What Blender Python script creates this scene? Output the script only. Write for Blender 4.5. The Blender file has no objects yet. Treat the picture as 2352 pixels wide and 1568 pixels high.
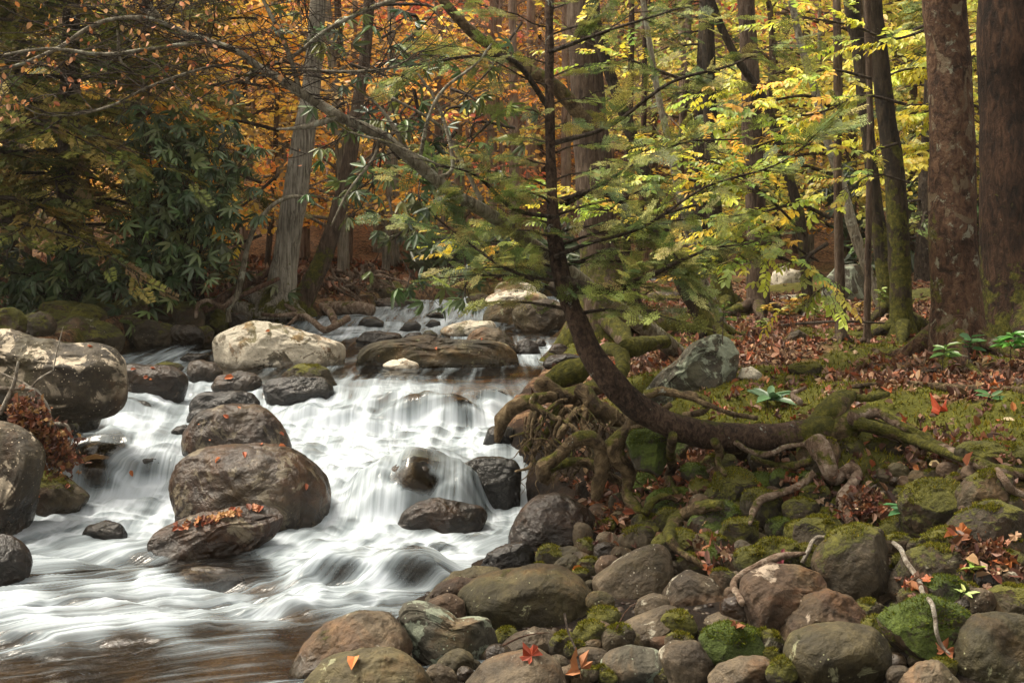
import bpy, math, random
import numpy as np
from mathutils import Vector, Matrix
rnd = random.Random(7)
rs = np.random.RandomState(11)
S = bpy.context.scene
R = math.radians
# ------------------------------------------------------------------ camera, sky, sun
F = 2822.0; HZ = 520.0; W = 2352.0; HH = 1568.0; CX = W/2; H = 1.70
cam = bpy.data.cameras.new('camera'); co = bpy.data.objects.new('camera', cam)
S.collection.objects.link(co); S.camera = co
co.location = (0, 0, H); co.rotation_euler = (R(90), 0, 0)
cam.sensor_width = 36; cam.lens = 36*F/W; cam.shift_y = -(HH/2-HZ)/W
cam.clip_start = 0.05; cam.clip_end = 600
SUN_EL, SUN_AZ = 62, -80        # azimuth measured from +Y (away from camera) towards +X
w = bpy.data.worlds.new('World'); S.world = w; w.use_nodes = True
nt = w.node_tree; bg = nt.nodes['Background']
sky = nt.nodes.new('ShaderNodeTexSky'); sky.sky_type = 'NISHITA'; sky.sun_disc = False
sky.sun_elevation = R(SUN_EL); sky.sun_rotation = R(SUN_AZ); sky.dust_density = 4; sky.air_density = 1
bw = nt.nodes.new('ShaderNodeRGBToBW'); tint = nt.nodes.new('ShaderNodeMix'); tint.data_type = 'RGBA'; tint.blend_type = 'MULTIPLY'
tint.inputs[0].default_value = 1; tint.inputs[7].default_value = (1.0, .915, .76, 1)
mx = nt.nodes.new('ShaderNodeMix'); mx.data_type = 'RGBA'; mx.inputs[0].default_value = .10
nt.links.new(sky.outputs[0], bw.inputs[0]); nt.links.new(bw.outputs[0], tint.inputs[6])
nt.links.new(tint.outputs[2], mx.inputs[6]); nt.links.new(sky.outputs[0], mx.inputs[7])
nt.links.new(mx.outputs[2], bg.inputs[0]); bg.inputs[1].default_value = 0.15
sl = bpy.data.lights.new('sun', 'SUN'); sl.energy = 1.5; sl.angle = R(13); sl.color = (1.0, .9, .75)
so = bpy.data.objects.new('sun', sl); S.collection.objects.link(so)
sd = Vector((math.sin(R(SUN_AZ))*math.cos(R(SUN_EL)), math.cos(R(SUN_AZ))*math.cos(R(SUN_EL)), math.sin(R(SUN_EL))))
so.rotation_euler = sd.to_track_quat('Z', 'Y').to_euler()
S.view_settings.view_transform = 'Standard'; S.view_settings.look = 'None'
S.view_settings.exposure = 1.8; S.view_settings.gamma = 1
S.render.engine = 'CYCLES'
S.cycles.max_bounces = 8; S.cycles.diffuse_bounces = 4; S.cycles.glossy_bounces = 2
S.cycles.transparent_max_bounces = 8; S.cycles.transmission_bounces = 3; S.cycles.caustics_reflective = False
# ------------------------------------------------------------------ noise
def _h(ix, iy, iz, seed):
    n = (ix.astype(np.int64)*73856093) ^ (iy.astype(np.int64)*19349663) ^ (iz.astype(np.int64)*83492791) ^ (seed*2654435761)
    n = (n ^ (n >> 13))*1274126177 & 0x7fffffffffff
    n = (n ^ (n >> 16)) & 0xffffff
    return n/float(0xffffff)*2-1
def noise(P, seed=0):
    P = np.asarray(P, float); i = np.floor(P); f = P-i; i = i.astype(np.int64)
    u = f*f*f*(f*(f*6-15)+10)
    r = 0
    for a in (0, 1):
        wx = u[:, 0] if a else 1-u[:, 0]
        for b in (0, 1):
            wy = u[:, 1] if b else 1-u[:, 1]
            for c in (0, 1):
                wz = u[:, 2] if c else 1-u[:, 2]
                r = r+wx*wy*wz*_h(i[:, 0]+a, i[:, 1]+b, i[:, 2]+c, seed)
    return r
def fbm(P, o=4, seed=0, g=.5):
    P = np.asarray(P, float); r = 0; a = 1
    for k in range(o):
        r = r+a*noise(P*2**k+k*17.3, seed+k); a *= g
    return r
def fbm2(X, Y, s, o=4, seed=0, g=.5):
    return fbm(np.stack([np.ravel(X)*s, np.ravel(Y)*s, np.zeros(np.size(X))+seed*.37], 1), o, seed, g).reshape(np.shape(X))
def sst(a, b, x):
    t = np.clip((x-a)/(b-a), 0, 1); return t*t*(3-2*t)
# ------------------------------------------------------------------ object helpers
COL = S.collection
def tag(o, label=None, cat=None, group=None, kind=None):
    if label: o['label'] = label
    if cat: o['category'] = cat
    if group: o['group'] = group
    if kind: o['kind'] = kind
    return o
def thing(name, label, cat, loc=(0, 0, 0), group=None):
    o = bpy.data.objects.new(name, None); COL.objects.link(o); o.location = loc; o.empty_display_size = .1
    return tag(o, label, cat, group)
def build(name, V, Fs, mat=None, parent=None, loc=(0, 0, 0), col=None, attrs=None, smooth=True):
    """Fs: list of (m,k) int arrays. V in world coordinates; object origin put at loc."""
    me = bpy.data.meshes.new(name)
    V = np.asarray(V, np.float64)-np.asarray(loc, float)
    Fs = [np.asarray(f, np.int32) for f in Fs if len(f)]
    loops = np.concatenate([f.ravel() for f in Fs])
    tot = np.concatenate([np.full(len(f), f.shape[1], np.int32) for f in Fs])
    st = np.concatenate([[0], np.cumsum(tot)[:-1]]).astype(np.int32)
    me.vertices.add(len(V)); me.vertices.foreach_set('co', V.astype(np.float32).ravel())
    me.loops.add(len(loops)); me.loops.foreach_set('vertex_index', loops)
    me.polygons.add(len(tot)); me.polygons.foreach_set('loop_start', st)
    me.update(calc_edges=True)
    me.polygons.foreach_set('use_smooth', np.full(len(tot), bool(smooth)))
    if col is not None:
        a = me.attributes.new('col', 'FLOAT_COLOR', 'POINT')
        a.data.foreach_set('color', np.concatenate([col, np.ones((len(col), 1))], 1).astype(np.float32).ravel())
    for k, v in (attrs or {}).items():
        v = np.asarray(v)
        if v.ndim == 1:
            a = me.attributes.new(k, 'FLOAT', 'POINT'); a.data.foreach_set('value', v.astype(np.float32))
        else:
            a = me.attributes.new(k, 'FLOAT_VECTOR', 'POINT'); a.data.foreach_set('vector', v.astype(np.float32).ravel())
    if mat: me.materials.append(mat)
    o = bpy.data.objects.new(name, me); COL.objects.link(o)
    if parent is not None:
        o.parent = parent
    else:
        o.location = loc
    return o
class Acc:
    def __init__(s): s.V = []; s.F = {}; s.C = []; s.n = 0
    def add(s, V, Fs, C=None):
        V = np.asarray(V, float)
        s.V.append(V)
        for f in Fs:
            f = np.asarray(f)
            if len(f): s.F.setdefault(f.shape[1], []).append(f+s.n)
        s.C.append(np.zeros((len(V), 3))+.5 if C is None else np.broadcast_to(C, (len(V), 3)))
        s.n += len(V)
    def build(s, name, mat, parent=None, loc=(0, 0, 0), smooth=True, color=True):
        return build(name, np.concatenate(s.V), [np.concatenate(f) for f in s.F.values()], mat, parent, loc,
                     np.concatenate(s.C) if color else None, None, smooth)
def grid_faces(nu, nv):
    i = np.arange(nu*nv).reshape(nv, nu)
    return np.stack([i[:-1, :-1].ravel(), i[:-1, 1:].ravel(), i[1:, 1:].ravel(), i[1:, :-1].ravel()], 1)
def at(px, row, Y): return np.array([(px-CX)/F*Y, Y, H-(row-HZ)/F*Y])
def cr(P, n=8):
    """Catmull-Rom resample; P (k,d)"""
    P = np.asarray(P, float)
    if len(P) < 3: n = max(n, 4)
    Q = np.vstack([2*P[0]-P[1], P, 2*P[-1]-P[-2]]); out = []
    for i in range(1, len(Q)-2):
        for t in np.arange(n)/n:
            a, b, c, d = Q[i-1], Q[i], Q[i+1], Q[i+2]
            out.append(.5*((2*b)+(-a+c)*t+(2*a-5*b+4*c-d)*t*t+(-a+3*b-3*c+d)*t**3))
    out.append(P[-1]); return np.array(out)
def tube(acc, pts, rad, seg=8, n=6, lump=0, seed=0, cap=True, C=None, resample=True):
    P = np.concatenate([np.asarray(pts, float), np.asarray(rad, float).reshape(-1, 1)], 1)
    if resample: P = cr(P, n)
    r = np.maximum(P[:, 3], .0004); P = P[:, :3]
    T = np.gradient(P, axis=0); T /= np.linalg.norm(T, axis=1)[:, None]+1e-9
    up = np.array([0, 0, 1.]) if abs(T[0][2]) < .9 else np.array([1., 0, 0])
    Ns = []; nrm = np.cross(T[0], up); nrm /= np.linalg.norm(nrm)
    for t in T:
        nrm = nrm-t*np.dot(nrm, t); nrm /= np.linalg.norm(nrm)+1e-9; Ns.append(nrm.copy())
    Ns = np.array(Ns); B = np.cross(T, Ns)
    a = np.arange(seg)/seg*2*math.pi
    V = P[:, None]+r[:, None, None]*(np.cos(a)[None, :, None]*Ns[:, None]+np.sin(a)[None, :, None]*B[:, None])
    if lump:
        q = V.reshape(-1, 3); sc = 1/(np.mean(r)*2.2)
        d = fbm(q*sc, 3, seed).reshape(len(P), seg)
        V = P[:, None]+(V-P[:, None])*(1+lump*d)[..., None]
    k = len(P); i = np.arange(k*seg).reshape(k, seg); j = np.roll(i, -1, 1)
    Fq = np.stack([i[:-1].ravel(), j[:-1].ravel(), j[1:].ravel(), i[1:].ravel()], 1)
    V = V.reshape(-1, 3); Fs = [Fq]
    if cap:
        V = np.vstack([V, P[0], P[-1]+T[-1]*r[-1]*.3]); c0, c1 = k*seg, k*seg+1
        Fs.append(np.concatenate([np.stack([j[0], i[0], np.full(seg, c0)], 1), np.stack([i[-1], j[-1], np.full(seg, c1)], 1)]))
    acc.add(V, Fs, C)
def rotm(x, z):
    """matrices (m,3,3) with local X along x and local Z near z"""
    x = x/np.linalg.norm(x, axis=1)[:, None]; y = np.cross(z, x); y /= np.linalg.norm(y, axis=1)[:, None]+1e-9
    return np.stack([x, y, np.cross(x, y)], 2)
def scatter(acc, tpl, pos, M, sc, col):
    TV, TF = tpl[0], tpl[1]; TC = tpl[2] if len(tpl) > 2 else None
    m = len(pos); n = len(TV); sc = np.broadcast_to(np.asarray(sc, float), (m,))
    V = np.einsum('mij,nj->mni', M, TV)*sc[:, None, None]+np.asarray(pos)[:, None]
    off = (np.arange(m)*n)[:, None, None]
    Fs = [(f[None]+off).reshape(-1, f.shape[1]) for f in TF]
    C = np.broadcast_to(col[:, None], (m, n, 3))
    if TC is not None: C = C*TC[None, :, None]
    acc.add(V.reshape(-1, 3), Fs, C.reshape(-1, 3))
def pick(cols, m, jit=.18):
    c = np.array(cols)[rs.randint(0, len(cols), m)]
    return np.clip(c*(1+rs.uniform(-jit, jit, (m, 1)))*(1+rs.uniform(-jit*.4, jit*.4, (m, 3))), 0, 1)
# ------------------------------------------------------------------ materials
def newmat(name):
    m = bpy.data.materials.new(name); m.use_nodes = True; t = m.node_tree
    for n in list(t.nodes): t.nodes.remove(n)
    return m, t
class N:
    def __init__(s, t): s.t = t
    def n(s, typ, **kw):
        x = s.t.nodes.new('ShaderNode'+typ)
        for k, v in kw.items(): setattr(x, k, v)
        return x
    def set(s, sock, v):
        if isinstance(v, bpy.types.NodeSocket): s.t.links.new(v, sock)
        elif v is not None:
            if isinstance(v, tuple) and len(v) == 3 and sock.type == 'RGBA': v = v+(1,)
            sock.default_value = v
    def math(s, op, a, b=None, c=None, clamp=False):
        x = s.n('Math', operation=op, use_clamp=clamp); s.set(x.inputs[0], a)
        if b is not None: s.set(x.inputs[1], b)
        if c is not None: s.set(x.inputs[2], c)
        return x.outputs[0]
    def noise(s, vec, scale, detail=4, rough=.6, dist=0):
        x = s.n('TexNoise'); s.set(x.inputs['Vector'], vec); s.set(x.inputs['Scale'], scale)
        x.inputs['Detail'].default_value = detail; x.inputs['Roughness'].default_value = rough; x.inputs['Distortion'].default_value = dist
        return x.outputs['Fac']
    def vor(s, vec, scale, feature='F1'):
        x = s.n('TexVoronoi', feature=feature); s.set(x.inputs['Vector'], vec); x.inputs['Scale'].default_value = scale
        return x.outputs['Distance']
    def mix(s, f, a, b, typ='MIX'):
        x = s.n('Mix', data_type='RGBA', blend_type=typ); s.set(x.inputs[0], f); s.set(x.inputs[6], a); s.set(x.inputs[7], b); return x.outputs[2]
    def mr(s, v, a, b, c=0., d=1., smooth=True):
        x = s.n('MapRange', interpolation_type='SMOOTHSTEP' if smooth else 'LINEAR'); s.set(x.inputs[0], v)
        for k, q in zip((1, 2, 3, 4), (a, b, c, d)): s.set(x.inputs[k], q)
        return x.outputs[0]
    def ramp(s, v, stops):
        x = s.n('ValToRGB'); s.set(x.inputs[0], v); e = x.color_ramp.elements
        while len(e) < len(stops): e.new(.5)
        for k, (p, c) in enumerate(stops): e[k].position = p; e[k].color = tuple(c)+(1,)
        return x.outputs[0]
    def attr(s, name, out='Fac'):
        x = s.n('Attribute'); x.attribute_name = name; return x.outputs[out]
    def bump(s, h, strength=.5, dist=.02, normal=None):
        x = s.n('Bump'); s.set(x.inputs['Height'], h); s.set(x.inputs['Strength'], strength); s.set(x.inputs['Distance'], dist)
        if normal is not None: s.set(x.inputs['Normal'], normal)
        return x.outputs[0]
    def coord(s, rand=40.):
        tc = s.n('TexCoord'); oi = s.n('ObjectInfo'); v = s.n('VectorMath', operation='ADD')
        m = s.math('MULTIPLY', oi.outputs['Random'], rand); s.set(v.inputs[0], tc.outputs['Object']); s.set(v.inputs[1], m)
        return v.outputs[0]
    def out(s, sh): s.set(s.n('OutputMaterial').inputs[0], sh)
    def pbr(s, col, rough=.8, normal=None, spec=.5):
        p = s.n('BsdfPrincipled'); s.set(p.inputs['Base Color'], col); s.set(p.inputs['Roughness'], rough)
        s.set(p.inputs['Specular IOR Level'], spec)
        if normal is not None: s.set(p.inputs['Normal'], normal)
        return p.outputs[0]
MOSS = [(.25, (.016, .018, .003)), (.5, (.066, .064, .008)), (.75, (.17, .155, .022))]
def rock_mat(name, cols, moss=0., lichen=0., lcol=(.42, .38, .3), rough=.75, speck=.3, mossup=.55, mosscol=None, big=0.):
    """moss: -1 none .. 1 full"""
    m, t = newmat(name); k = N(t); v = k.coord()
    n1 = k.noise(v, 3.2, 8, .62, .4); n2 = k.noise(v, 26, 6, .7); n3 = k.noise(v, 9, 5, .6, 1.2)
    base = k.ramp(n1, [(.37, cols[0]), (.5, cols[1]), (.64, cols[2])])
    base = k.mix(k.math('MULTIPLY', k.mr(k.noise(v, 2.1, 5, .65, .8), .5, .62), .55), base, k.mix(1., base, (1.5, .95, .55), 'MULTIPLY'))
    base = k.mix(k.math('MULTIPLY', k.mr(k.noise(v, 1.7, 6, .65, .3), .52, .6), .45), base, k.mix(1., base, (.75, .85, .45), 'MULTIPLY'))
    base = k.mix(k.mr(n2, .35, .7), k.mix(.45, base, (0., 0., 0.)), base)
    # cracks / veins
    cr_ = k.mr(k.vor(k.n('VectorMath', operation='ADD').outputs[0], 3) if False else n3, .48, .5, 0, .0)
    if lichen > 0:
        ln = k.noise(v, 5.5, 9, .68, .6)
        lm = k.mr(ln, .66-lichen*.25, .70-lichen*.25)
        if big:
            nz = k.n('SeparateXYZ'); k.set(nz.inputs[0], k.n('NewGeometry').outputs['Normal'])
            lm = k.math('MULTIPLY', lm, k.mr(nz.outputs[2], -.2, .45))  # lichen kept to upward faces, so the lit top sits in the colour
        base = k.mix(k.math('MULTIPLY', lm, .85), base, k.mix(k.mr(n2, .3, .7), tuple(c*.7 for c in lcol), lcol))
    if speck:
        sp = k.mr(k.vor(v, 38), .16, .1); gate = k.mr(k.noise(v, 4.3, 3), .62-speck*.25, .72-speck*.25)
        base = k.mix(k.math('MULTIPLY', sp, gate), base, lcol)
    wet = k.attr('wet'); base = k.mix(k.math('MULTIPLY', wet, .62), base, k.mix(.93, base, (.004, .003, .002)))
    g = k.n('NewGeometry'); sx = k.n('SeparateXYZ'); k.set(sx.inputs[0], g.outputs['Normal'])
    mn = k.noise(v, 4.2, 8, .7, .5); mf = k.noise(v, 90, 3, .7)
    val = k.math('ADD', k.math('MULTIPLY', sx.outputs[2], mossup*.4), k.math('ADD', mn, moss*.6-.48))
    mm = k.mr(k.math('ADD', val, k.math('MULTIPLY', mf, .10)), .52, .62)
    mm = k.math('MULTIPLY', mm, k.math('SUBTRACT', 1., wet))
    mc = k.ramp(k.math('ADD', k.math('MULTIPLY', k.noise(v, 7, 4), .6), k.math('MULTIPLY', mf, .4)), mosscol or MOSS)
    if moss > -.5: base = k.mix(mm, base, mc)
    r = k.mix(wet, (rough,)*3, (.16,)*3)
    if moss > -.5: r = k.mix(mm, r, (.95,)*3)
    h = k.math('ADD', k.math('MULTIPLY', n1, .8), k.math('ADD', k.math('MULTIPLY', n3, .35), k.math('MULTIPLY', n2, .12)))
    ck = k.vor(v, 7, 'DISTANCE_TO_EDGE'); h = k.math('ADD', h, k.math('MULTIPLY', k.mr(k.math('ADD', ck, k.math('MULTIPLY', n3, .2)), .06, .12), .025))
    h = k.math('ADD', h, k.math('MULTIPLY', k.noise(v, 70, 4, .7), .10))
    b = k.bump(h, .85, .06)
    if moss > -.5: b = k.bump(k.math('MULTIPLY', k.math('ADD', mf, .6), mm), .9, .014, b)
    rr = k.n('SeparateColor'); k.set(rr.inputs[0], r)
    k.out(k.pbr(base, rr.outputs[0], b, .45)); return m
RM = {
 'pale': rock_mat('pale lichen stone', [(.10, .085, .06), (.26, .22, .16), (.42, .37, .29)], moss=.05, lichen=.8, lcol=(.62, .56, .45), rough=.85, speck=.6, mosscol=[(.2, (.012, .012, .004)), (.5, (.03, .028, .008)), (.8, (.06, .055, .012))]),
 'bigleft': rock_mat('brown stone with painted lit top', [(.02, .014, .007), (.044, .032, .017), (.09, .07, .042)], moss=.3, lichen=.55, lcol=(.5, .42, .31), rough=.7, speck=.8, mosscol=[(.2, (.012, .013, .003)), (.5, (.03, .032, .006)), (.8, (.06, .06, .012))], big=1),  # brightly lit top painted in as pale lichen colour
 'brown': rock_mat('brown river stone', [(.016, .009, .005), (.042, .024, .013), (.085, .054, .032)], moss=.12, lichen=.4, lcol=(.16, .13, .085), rough=.36, speck=.5),
 'dark': rock_mat('dark wet brown stone', [(.009, .0055, .003), (.022, .0135, .007), (.045, .029, .016)], moss=.05, lichen=.1, lcol=(.14, .11, .08), rough=.32, speck=.3),
 'black': rock_mat('black wet stone', [(.007, .006, .005), (.014, .012, .011), (.03, .026, .022)], moss=-1, lichen=0, rough=.22, speck=0),
 'grey': rock_mat('grey tan dry stone', [(.030, .019, .009), (.070, .049, .026), (.135, .10, .060)], moss=.24, lichen=.25, lcol=(.34, .31, .24), rough=.7, speck=.45),
 'pink': rock_mat('reddish tan dry stone', [(.036, .020, .010), (.078, .046, .025), (.14, .092, .055)], moss=.12, lichen=.15, lcol=(.36, .29, .22), rough=.8, speck=.35),
 'olive': rock_mat('olive algae stone', [(.022, .016, .005), (.046, .035, .012), (.095, .074, .030)], moss=.38, lichen=.2, lcol=(.26, .26, .15), rough=.75, speck=.5, mossup=.3),
 'mossy': rock_mat('mossy stone', [(.026, .018, .008), (.050, .036, .018), (.095, .072, .042)], moss=.62, lichen=.15, lcol=(.27, .25, .18), rough=.8, speck=.4),
 'moss': rock_mat('moss covered stone', [(.03, .024, .013), (.055, .043, .025), (.09, .072, .047)], moss=.84, lichen=0, rough=.85, speck=0),
 'green': rock_mat('bright moss stone', [(.03, .025, .014), (.055, .045, .028), (.09, .078, .05)], moss=.8, lichen=0, rough=.85, speck=0, mosscol=[(.2, (.014, .022, .003)), (.5, (.045, .066, .008)), (.8, (.11, .145, .017))]),
 'lichen': rock_mat('grey green lichen stone', [(.035, .03, .02), (.07, .063, .044), (.12, .11, .085)], moss=.2, lichen=.62, lcol=(.24, .27, .2), rough=.85, speck=.7),
}
def bark_mat(name, cols, moss=0., pale=0., stretch=6., scale=9., rough=.9, pcol=(.4, .42, .36), patch=None):
    m, t = newmat(name); k = N(t); v = k.coord()
    mp = k.n('Mapping'); k.set(mp.inputs[0], v); mp.inputs['Scale'].default_value = (1, 1, 1/stretch)
    s1 = k.noise(mp.outputs[0], scale*3.5, 6, .7, .6); s2 = k.noise(v, 3, 5, .6)
    base = k.ramp(k.math('ADD', k.math('MULTIPLY', s1, .65), k.math('MULTIPLY', s2, .35)), [(.41, cols[0]), (.5, cols[1]), (.6, cols[2])])
    if patch:
        pm = k.mr(k.noise(mp.outputs[0], 7, 5, .55, .8), .60, .62)
        base = k.mix(pm, base, patch)
    if pale:
        pm = k.mr(k.noise(v, 11, 8, .7, .4), .68-pale*.2, .74-pale*.2); base = k.mix(k.math('MULTIPLY', pm, .85), base, pcol)
    mf = k.noise(v, 80, 3, .7)
    sz = k.n('SeparateXYZ'); k.set(sz.inputs[0], k.n('NewGeometry').outputs['Normal']); nzz = sz.outputs[2]
    mm = k.mr(k.math('ADD', k.noise(v, 5, 7, .68, .4), k.math('ADD', k.math('MULTIPLY', nzz, .10), k.math('MULTIPLY', k.attr('mossw'), .34))), .70-moss*.25, .76-moss*.25)
    base = k.mix(mm, base, k.ramp(k.noise(v, 30, 4, .7), MOSS))
    b = k.bump(k.math('ADD', s1, k.math('MULTIPLY', mf, .25)), 1., .06)
    k.out(k.pbr(base, rough, b, .25)); return m
BM = {
 'hemlock': bark_mat('hemlock bark', [(.014, .008, .006), (.058, .034, .022), (.125, .08, .055)], moss=.25, pale=.3, stretch=1.5, scale=12),
 'greybark': bark_mat('furrowed grey bark', [(.10, .085, .065), (.27, .24, .19), (.42, .38, .32)], moss=0, pale=.2, stretch=14, scale=14, pcol=(.42, .42, .36)),
 'sycamore': bark_mat('flaking sycamore bark', [(.022, .010, .005), (.072, .036, .020), (.135, .077, .045)], moss=.1, pale=.5, stretch=1.6, scale=7, pcol=(.24, .24, .18), patch=(.13, .095, .06)),
 'darkbark': bark_mat('dark rough bark', [(.010, .005, .003), (.036, .018, .010), (.085, .044, .025)], moss=.08, pale=.1, stretch=3, scale=8),
 'mossbark': bark_mat('mossy dark bark', [(.010, .007, .004), (.032, .022, .012), (.06, .042, .024)], moss=.5, pale=0, stretch=4),
 'lichenbark': bark_mat('pale lichen bark', [(.09, .075, .05), (.23, .2, .145), (.38, .34, .26)], moss=.15, pale=.7, stretch=4, pcol=(.42, .42, .33)),
 'brownbark': bark_mat('brown bark', [(.035, .022, .014), (.085, .056, .037), (.15, .11, .08)], moss=.2, pale=.2, stretch=6),
 'pinkbark': bark_mat('pale pinkish bark', [(.16, .10, .075), (.27, .19, .145), (.4, .31, .25)], moss=0, pale=.15, stretch=10),
 'root': bark_mat('mossy root bark', [(.028, .017, .008), (.095, .064, .032), (.22, .16, .09)], moss=.12, pale=.1, stretch=1, scale=5),
 'drift': bark_mat('bare driftwood', [(.07, .042, .026), (.17, .115, .08), (.33, .26, .2)], moss=.05, pale=.1, stretch=1.5, scale=6),
 'palewood': bark_mat('bleached stick wood', [(.15, .12, .09), (.3, .26, .21), (.45, .42, .36)], moss=0, pale=.3, stretch=1, scale=8),
 'twig': bark_mat('twig bark', [(.02, .013, .009), (.055, .04, .029), (.11, .085, .065)], moss=.1, pale=.2, stretch=2),
 'rotwood': bark_mat('rotten reddish wood', [(.03, .014, .009), (.085, .043, .027), (.16, .095, .065)], moss=.15, pale=.05, stretch=8),
}
def leaf_mat(name, trans=.35, gloss=.06, rough=.45):
    m, t = newmat(name); k = N(t); c = k.attr('col', 'Color')
    d = k.n('BsdfDiffuse'); k.set(d.inputs[0], c); tr = k.n('BsdfTranslucent'); k.set(tr.inputs[0], k.mix(.6, c, k.mix(1., c, (1.35, 1.3, 1.0), 'MULTIPLY')))
    a = k.n('MixShader'); a.inputs[0].default_value = trans; k.set(a.inputs[1], d.outputs[0]); k.set(a.inputs[2], tr.outputs[0])
    g = k.n('BsdfGlossy'); g.inputs['Roughness'].default_value = rough; g.inputs[0].default_value = (.9, .9, .9, 1)
    b = k.n('MixShader'); b.inputs[0].default_value = gloss; k.set(b.inputs[1], a.outputs[0]); k.set(b.inputs[2], g.outputs[0])
    k.out(b.outputs[0]); return m
LM = leaf_mat('autumn leaf', .42, .04); NM = leaf_mat('needle', .28, .02); RH = leaf_mat('evergreen leaf', .2, .045, .4); DL = leaf_mat('dry leaf', .12, .03, .5)
MT = leaf_mat('moss tuft', .25, 0)
# ------------------------------------------------------------------ water level
ribpx = np.array([-900, -100, 150, 300, 430, 600, 850, 1050, 1200, 1500], float)
rib = { # (row, z) from the near pool up to the far bend
 -900: [(1568,-.03),(1400,.0),(1240,.04),(1150,.2),(1010,.33),(960,.4),(905,.52),(800,.57),(745,.66),(715,.72),(690,.78)],
 -100: [(1568,-.03),(1400,.0),(1230,.05),(1120,.22),(1010,.33),(960,.4),(905,.52),(800,.57),(745,.66),(715,.72),(690,.78)],
 150: [(1568,-.03),(1400,.0),(1175,.05),(1060,.26),(1005,.33),(965,.39),(905,.52),(795,.57),(745,.66),(715,.72),(690,.78)],
 300: [(1568,-.03),(1390,.0),(1165,.05),(1062,.26),(1010,.33),(962,.39),(905,.52),(795,.57),(745,.66),(715,.72),(690,.78)],
 430: [(1568,-.03),(1370,.0),(1170,.05),(1070,.26),(1010,.33),(965,.38),(880,.54),(795,.57),(745,.66),(715,.72),(690,.78)],
 600: [(1568,-.03),(1360,.0),(1210,.05),(1080,.26),(1020,.31),(960,.37),(880,.54),(800,.57),(755,.66),(720,.72),(690,.78)],
 850: [(1568,-.03),(1360,.0),(1200,.05),(1085,.28),(1035,.30),(985,.35),(905,.53),(800,.57),(750,.67),(720,.72),(690,.78)],
 1050: [(1568,-.03),(1360,.0),(1205,.05),(1085,.28),(1035,.30),(982,.35),(905,.53),(800,.57),(745,.67),(720,.72),(690,.78)],
 1200: [(1568,-.03),(1360,.0),(1158,.06),(1052,.29),(1020,.32),(975,.36),(890,.55),(815,.57),(790,.62),(720,.68),(690,.75)],
 1500: [(1568,-.03),(1360,.0),(1158,.06),(1052,.29),(1020,.32),(975,.36),(890,.55),(815,.57),(790,.62),(720,.68),(690,.75)]}
KY = np.array([[F*(H-z)/(r-HZ) for r, z in rib[int(p)]] for p in ribpx]); KZ = np.array([[z for r, z in rib[int(p)]] for p in ribpx])
KY = np.concatenate([np.full((len(ribpx), 1), 1.), KY, np.full((len(ribpx), 1), 26.)], 1)
KZ = np.concatenate([np.full((len(ribpx), 1), -.05), KZ, np.full((len(ribpx), 1), 1.0)], 1)
UG = np.linspace(-1.2, 1.2, 260); YG = np.exp(np.linspace(math.log(1.2), math.log(25), 1500))
ZG = np.zeros((len(YG), len(UG)))
for j, u in enumerate(UG):
    px = CX+u*F; q = np.clip(np.searchsorted(ribpx, px)-1, 0, len(ribpx)-2); t = np.clip((px-ribpx[q])/(ribpx[q+1]-ribpx[q]), 0, 1); t = t*t*(3-2*t)
    ky = KY[q]*(1-t)+KY[q+1]*t; kz = KZ[q]*(1-t)+KZ[q+1]*t
    ZG[:, j] = np.interp(YG, ky, kz)
kern = np.exp(-np.linspace(-2, 2, 15)**2); kern /= kern.sum()
ZG = np.apply_along_axis(lambda c: np.convolve(np.pad(c, 7, 'edge'), kern, 'valid'), 0, ZG)
def bil(G, X, Y):
    X = np.asarray(X, float); Y = np.asarray(Y, float)
    fu = np.clip((X/Y-UG[0])/(UG[1]-UG[0]), 0, len(UG)-1.001); fv = np.clip((np.log(np.maximum(Y, 1.2))-math.log(1.2))/(math.log(25/1.2))*(len(YG)-1), 0, len(YG)-1.001)
    i = fu.astype(int); j = fv.astype(int); a = fu-i; b = fv-j
    return (G[j, i]*(1-a)+G[j, i+1]*a)*(1-b)+(G[j+1, i]*(1-a)+G[j+1, i+1]*a)*b
# swells where water slides over hidden boulders: px, row, half width px, height m
DOMES = [(955,1120,110,.17,.8),(790,972,60,.10,.45),(955,955,75,.13,.4),(1060,958,70,.12,.4),(880,935,55,.07,.4),(1135,905,60,.05,.35),(700,960,50,.08,.45),(1150,955,45,.08,.4),(860,985,50,.07,.4),
 (775,1335,85,.12,.6),(945,1345,95,.16,.55),(225,1095,90,.12,.75),(345,1095,55,.08,.5),(320,945,60,.06,.5),(255,1022,90,.05,.5),(325,985,40,.02,.3),
 (480,1330,110,.05,.6),(820,1040,60,.03,.4),(1010,1055,60,.03,.3),(905,748,35,.03,.3),(640,1400,90,.04,.5),(200,1390,80,.04,.5)]
def base_w(X, Y):
    X = np.asarray(X, float); Y = np.asarray(Y, float); wob = (fbm2(X, Y*.3, 1.7, 3, 88)*.22+fbm2(X, Y*.3, 5.5, 2, 83)*.06)*sst(6.4, 7., Y)*(1-sst(9.6, 10.2, Y))
    return bil(ZG, X, Y+wob)
def march(px, row, fn, y0=2.5, y1=60.):
    Y = np.exp(np.linspace(math.log(y0), math.log(y1), 3000)); X = (px-CX)/F*Y
    d = fn(X, Y)-(H-(row-HZ)/F*Y); k = np.argmax(d >= 0)
    return Y[k] if d[k] >= 0 else None
DM = []
for px, row, hw, h, dep in DOMES:
    Y = march(px, row, base_w); DM.append(((px-CX)/F*Y, Y, hw/F*Y, h, dep))
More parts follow.
